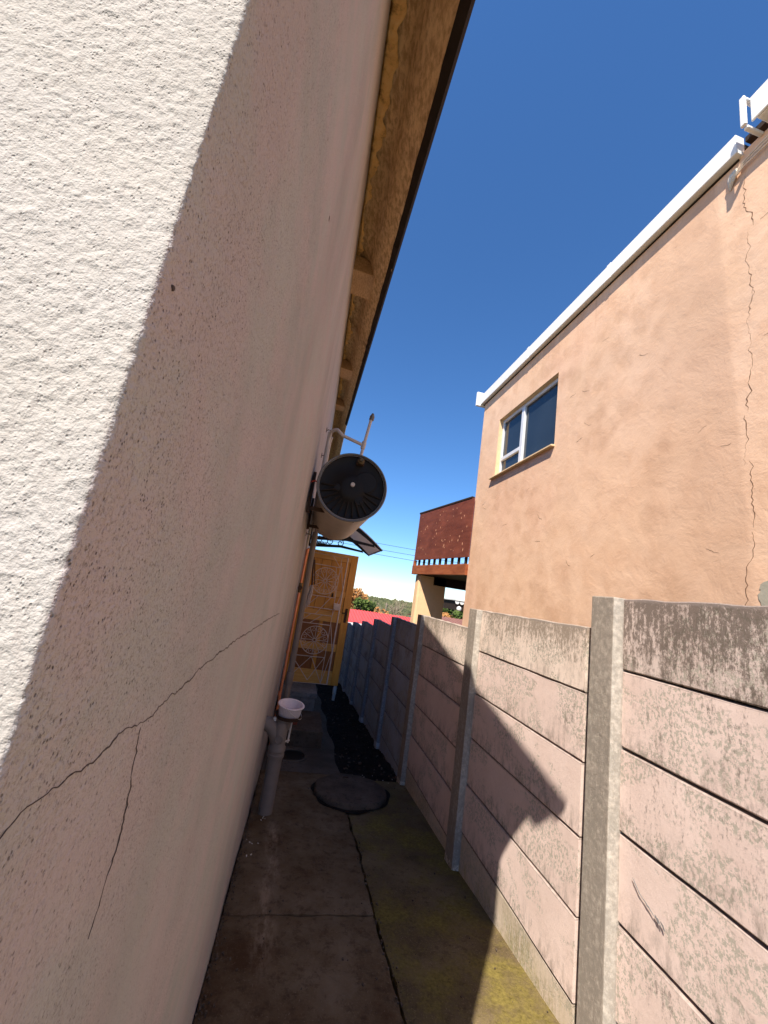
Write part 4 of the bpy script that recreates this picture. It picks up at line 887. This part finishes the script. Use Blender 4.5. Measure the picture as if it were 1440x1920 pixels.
for k in range(26):
    y = rr.uniform(2.2, 6.6); z = rr.uniform(1.6, 5.0)
    if WY0 - .15 < y < WY1 + .15 and z > WZ0 - .25: continue
    l_ = rr.uniform(.05, .16); a = rr.uniform(-.6, .9)
    obj('crack', ribbon([(wxn, y, z), (wxn, y + l_ * .5, z + l_ * a * .3), (wxn, y + l_, z + l_ * a)], nR, rr.uniform(.0025, .0055), .006, .012, None, .0004, 60 + k), 'crack_soft', nb)
def wall_patch(name, pts, mat, seed, x=wxn):
    n = len(pts); q = []
    rr2 = random.Random(seed)
    for (a, b) in zip(pts, pts[1:] + pts[:1]):
        for k in range(8): q.append((a[0] + (b[0] - a[0]) * k / 8 + rr2.uniform(-.008, .008), a[1] + (b[1] - a[1]) * k / 8 + rr2.uniform(-.008, .008)))
    mb = MB(); mb.prism([(x, y, z) for y, z in q], (-.0025, 0, 0)); return obj(name, mb, mat, nb)
wall_patch('filler_patch', [(2.06, 1.90), (2.07, 1.80), (2.0, 1.66), (1.75, 1.62), (1.70, 1.90), (1.9, 1.98)], 'filler', 3, NX - .001)

# balcony behind the peach house
ba = Vector((2.97, 6.87, 0)); bd = Vector((-math.sin(rad(9)), math.cos(rad(9)), 0)); bn = Vector((-bd.y, bd.x, 0)); BL = 2.33
balc = thing('balcony', '', '', (2.8, 8.0, 2.0)); del balc['label']; del balc['category']; balc.parent = nb; balc.location = Vector((2.8, 8.0, 2.0)) - Vector(nb.location)
def bbox_(t0, t1, n0, n1, z0, z1):
    c = ba + bd * (t0 + t1) / 2 + bn * (n0 + n1) / 2 + Vector((0, 0, (z0 + z1) / 2)); return MB().obox(c, bd * (t1 - t0) / 2, bn * (n1 - n0) / 2, Vector((0, 0, (z1 - z0) / 2)))
pn = obj('parapet_panel', bbox_(-0.06, BL, 0, .02, 2.375, 3.545), 'redply', balc, bevel=.003)
obj('handrail', bbox_(0.01, BL + .02, -.04, .03, 3.547, 3.585), 'darkwood', balc, bevel=.004)
for k in range(48):
    t_ = rr.uniform(.08, BL - .08); z = rr.uniform(2.5, 3.45); s2 = rr.uniform(.008, .022)
    c = ba + bd * t_ + bn * .0205 + Vector((0, 0, z)); q = []
    for j in range(7):
        a = 2 * math.pi * j / 7; q.append(c + bd * s2 * .7 * math.cos(a) * rr.uniform(.6, 1.3) + Vector((0, 0, 1)) * s2 * 1.3 * math.sin(a) * rr.uniform(.6, 1.3))
    mb = MB(); mb.prism(q, bn * .0015); obj('knot', mb, 'knot', pn)
obj('edge_beam', bbox_(-0.02, BL + .03, -.05, .03, 2.035, 2.245), 'rustbeam', balc, bevel=.004)
obj('corner_post', bbox_(BL - .05, BL + .045, -.04, .012, 2.247, 2.373), 'rustbeam', balc, bevel=.003)
for k in range(9): obj('baluster', bbox_(.06 + k * .255, .11 + k * .255, -.05, -.012, 2.247, 3.54), 'darkwood', balc)
far_dir = Vector((1, 0, 0))
mb = MB(); mb.prism([ba + bd * .02 + Vector((.06, .02, 2.04)), ba + bd * (BL + .0) + Vector((.06, 0, 2.04)), ba + bd * BL + Vector((5.5, 0, 2.04)), ba + bd * .02 + Vector((5.1, .02, 2.04))], (0, 0, .14)); obj('floor_slab', mb, 'darkwood', balc)
mb = MB(); mb.box(3.05, 7.5, 8.86, 8.98, 1.84, 2.035); obj('cross_beam', mb, 'darkwood', balc)
py = 8.86
mb = MB(); mb.prism([(2.68, py + .05, -1.5), (2.71, py, -1.5), (3.36, py, -1.5), (3.36, py + .28, -1.5), (2.68, py + .28, -1.5)], (0, 0, 3.53)); obj('pier', mb, 'ochrewall', balc, bevel=.006)

# ------------------------------------------------------------------ distance
pa = thing('patio_awning', 'small white scalloped awning with dark underside seen under the balcony', 'awning', (5.6, 13.4, -1.2))
mb = MB(); mb.box(5.2, 7.6, 12.6, 14.2, 1.62, 1.66); obj('top', mb, 'wallwhite', pa)
mb = MB(); mb.box(5.25, 7.6, 12.66, 14.18, 1.30, 1.615); obj('frame', mb, 'darkwood', pa)
for k in range(9):
    mb = MB(); mb.lathe([(.075, 0), (.075, .02)], (5.27 + k * .17, 12.62, 1.575), (0, 1, 0), 12); obj('scallop', mb, 'wallwhite', pa)
mb = MB(); mb.lathe([(.02, -.08), (.07, -.05), (.085, 0), (.07, .05), (.02, .08)], (5.32, 12.55, 1.36), (0, 0, 1), 16); obj('lamp_globe', mb, 'wallwhite', pa, smooth=True)
mb = MB(); mb.box(5.72, 5.82, 12.7, 12.8, terrain(5.7, 12.7), 1.30); obj('support', mb, 'darkwood', pa)

def gable(name, label, x0, x1, y0, yr, ze, zr, roofmat, ribs, white=True):
    h = thing(name, label, 'house', ((x0 + x1) / 2, y0 + 1, terrain(x0, y0)))
    zb = terrain((x0 + x1) / 2, y0) - 1.0
    y2 = 2 * yr - y0
    mb = MB(); mb.prism([(x0 + .25, y0 + .3, zb), (x0 + .25, y2 - .3, zb), (x0 + .25, y2 - .3, ze - .1), (x0 + .25, yr, zr - .14), (x0 + .25, y0 + .3, ze - .1)], (x1 - x0 - .5, 0, 0)); obj('wall', mb, 'wallwhite', h)
    mb = MB(); mb.prism([(x0, y0, ze), (x0, yr, zr), (x0, y2, ze), (x0, y2, ze + .06), (x0, yr, zr + .07), (x0, y0, ze + .06)], (x1 - x0, 0, 0)); rf = obj('roof', mb, roofmat, h)
    for k in range(ribs):
        x = x0 + .1 + (x1 - x0 - .2) * k / (ribs - 1); mb = MB()
        mb.prism([(x - .03, y0 - .01, ze + .061), (x + .03, y0 - .01, ze + .061), (x + .03, yr, zr + .071), (x - .03, yr, zr + .071)], (0, 0, .035)); obj('roof_rib', mb, roofmat, rf)
    mb = MB(); mb.box(x0, x1, y0 - .04, y0 - .002, ze - .16, ze + .03); obj('fascia', mb, 'wallwhite', h)
    for k in range(3):
        xw = x0 + .8 + k * (x1 - x0) / 3.2; mb = MB(); mb.box(xw, xw + .7, y0 + .27, y0 + .299, ze - 1.2, ze - .35); obj('window', mb, 'glass', h)
    return h
gable('red_roofed_house', 'white walled house with ribbed red roof beyond the end of the fence', 1.4, 8.6, 24.0, 27.5, -.52, .04, 'red_roof', 34)
gable('brown_roofed_house', 'low house with faded brown roof seen below the white awning', 12.4, 22.0, 36.0, 40.0, -.42, .02, 'brown_roof', 22)

def crown(name, mat, parent, blobs, n, size, seed):
    rr3 = random.Random(seed); mb = MB(); V = []; F = []
    for k in range(n):
        (bx, by, bz, br) = blobs[rr3.randrange(len(blobs))]
        d = Vector((rr3.gauss(0, 1), rr3.gauss(0, 1), rr3.gauss(0, 1))).normalized() * br * rr3.uniform(.55, 1.05)
        c = Vector((bx, by, bz)) + d; a = Vector((rr3.gauss(0, 1), rr3.gauss(0, 1), rr3.gauss(0, 1))).normalized(); b = a.orthogonal().normalized(); s2 = size * rr3.uniform(.5, 1.3)
        o = len(V); V += [c + a * s2, c + b * s2 * .6, c - a * s2, c - b * s2 * .6]; F.append((o, o + 1, o + 2, o + 3))
    mb.add(V, F); return link(name, mb.mesh(name, recalc=False), mat, parent)
def leafy(name, label, x, y, zc, r, mat, n, size, seed):
    zb = terrain(x, y); t = thing(name, label, 'tree', (x, y, zb)); rr3 = random.Random(seed)
    mb = MB(); mb.tube([(x, y, zb - .2), (x + .1, y, (zb + zc) / 2), (x - .1, y, zc)], [.22, .16, .08], 8)
    for k in range(6):
        a = k * 1.05; mb.tube([(x, y, zb + (zc - zb) * .6), (x + r * .6 * math.cos(a), y + r * .6 * math.sin(a), zc + r * rr3.uniform(-.2, .5))], [.08, .03], 6)
    obj('trunk', mb, 'bark', t)
    bl = [(x + rr3.uniform(-.75, .75) * r, y + rr3.uniform(-.7, .7) * r, zc + rr3.uniform(-.6, .6) * r, r * rr3.uniform(.28, .5)) for k in range(16)]
    crown('crown', mat, t, bl, n, size, seed); return t
leafy('green_tree', 'bushy dark green tree behind the red roof', 5.75, 35, -.15, 1.05, 'leaf', 1900, .13, 3)
leafy('autumn_tree', 'orange leaved autumn tree behind the bushy green tree', 6.3, 45, .10, 1.75, 'leaf_orange', 2200, .17, 4)
leafy('autumn_tree', 'small brownish orange tree right of the bushy green tree', 9.3, 48, -1.4, 1.5, 'leaf_orange', 1500, .16, 5)
leafy('olive_tree', 'olive green tree at the foot of the bare tree', 15.6, 62, -3.0, 2.2, 'scrub', 1500, .22, 6)
leafy('dark_tree', 'dark green tree on the skyline under the balcony, left', 23.5, 60, .1, 1.8, 'leaf', 1700, .2, 7)
leafy('dark_tree', 'dark green tree on the skyline under the balcony, right of its twin', 27.5, 62, .3, 2.0, 'leaf', 1700, .2, 8)
leafy('autumn_tree', 'russet tree behind the brown roof', 20.5, 50, -.9, 1.7, 'leaf_orange', 1500, .18, 9)
leafy('scrub_tree', 'yellow green tree beside the brown roof under the balcony', 22.8, 46, -.8, 1.3, 'scrub', 1300, .16, 10)
# bare tree
bt = thing('bare_tree', 'leafless grey tree with spreading twigs left of the ochre pier', 'tree', (15.2, 60, terrain(15, 60)))
mbT = MB(); mbW = MB(); rb = random.Random(11)
def branch(p, d, l, r, lev):
    q = p + d * l; m_ = (p + q) / 2 + Vector((rb.uniform(-1, 1), rb.uniform(-1, 1), rb.uniform(-.5, .5))) * l * .08
    (mbT if lev < 3 else mbW).tube([p, m_, q], [r, r * .85, r * .7], 5 if lev < 3 else 3, caps=False)
    if lev >= 6: return
    for k in range(3 if lev < 5 else 2):
        nd = (d + Vector((rb.uniform(-1, 1), rb.uniform(-1, 1), rb.uniform(-.55, .6))) * .85).normalized(); branch(q, nd, l * rb.uniform(.6, .82), r * .62, lev + 1)
zb = terrain(15, 60); branch(Vector((15.2, 60, zb)), Vector((.05, 0, 1)), 2.8, .2, 0)
obj('trunk', mbT, 'bark', bt); obj('twigs', mbW, 'twig', bt)
up = thing('utility_post', 'pale wooden post standing among the far scrub', 'post', (11.2, 50, terrain(11, 50)))
mb = MB(); mb.tube([(11.2, 50, terrain(11, 50) - .3), (11.24, 50, .45)], [.11, .09], 10); obj('pole', mb, 'twig', up)
mb = MB(); mb.box(10.95, 11.5, 49.95, 50.05, .2, .28); obj('crossarm', mb, 'twig', up)
for k, (z, s2) in enumerate(((6.58, .0), (5.92, .004), (5.44, -.003))):
    o = obj('power_line', MB().tube([(x, 40, z + s2 * x + .0009 * (x - 9) ** 2) for x in np.linspace(-25, 45, 50)], .02, 5), 'cable')
    tag(o, ('highest', 'middle', 'lowest')[k] + ' of three thin power lines crossing the sky behind the balcony', 'power line', 'power lines')

def wood(name, label, mat, n, yr_, xr, size, seed):
    rr3 = random.Random(seed); V = []; F = []
    ico = bmesh.new(); bmesh.ops.create_icosphere(ico, subdivisions=1, radius=1); iv = [v.co.copy() for v in ico.verts]; jf = [tuple(v.index for v in f.verts) for f in ico.faces]; ico.free()
    for k in range(n):
        y = rr3.uniform(*yr_); x = y * rr3.uniform(*xr); z = terrain(x, y); r = size * rr3.uniform(.5, 1.25); o = len(V); sq = rr3.uniform(.7, 1.2)
        for p in iv: V.append((x + p.x * r * rr3.uniform(.6, 1.3), y + p.y * r * rr3.uniform(.6, 1.3), z + r * .5 + p.z * r * sq * rr3.uniform(.6, 1.35)))
        F += [tuple(i + o for i in f) for f in jf]
    mb = MB(); mb.v = V; mb.f = F; o = link(name, mb.mesh(name, recalc=False), mat); o['kind'] = 'stuff'; o['label'] = label; return o
wood('hill_woodland', 'far green wooded ridge along the horizon', 'wood_far', 5200, (260, 640), (.0, .60), 3.3, 1)
wood('valley_scrub', 'dry brown green scrub in the valley below the ridge', 'scrub', 2600, (75, 260), (.0, .62), 2.2, 2)
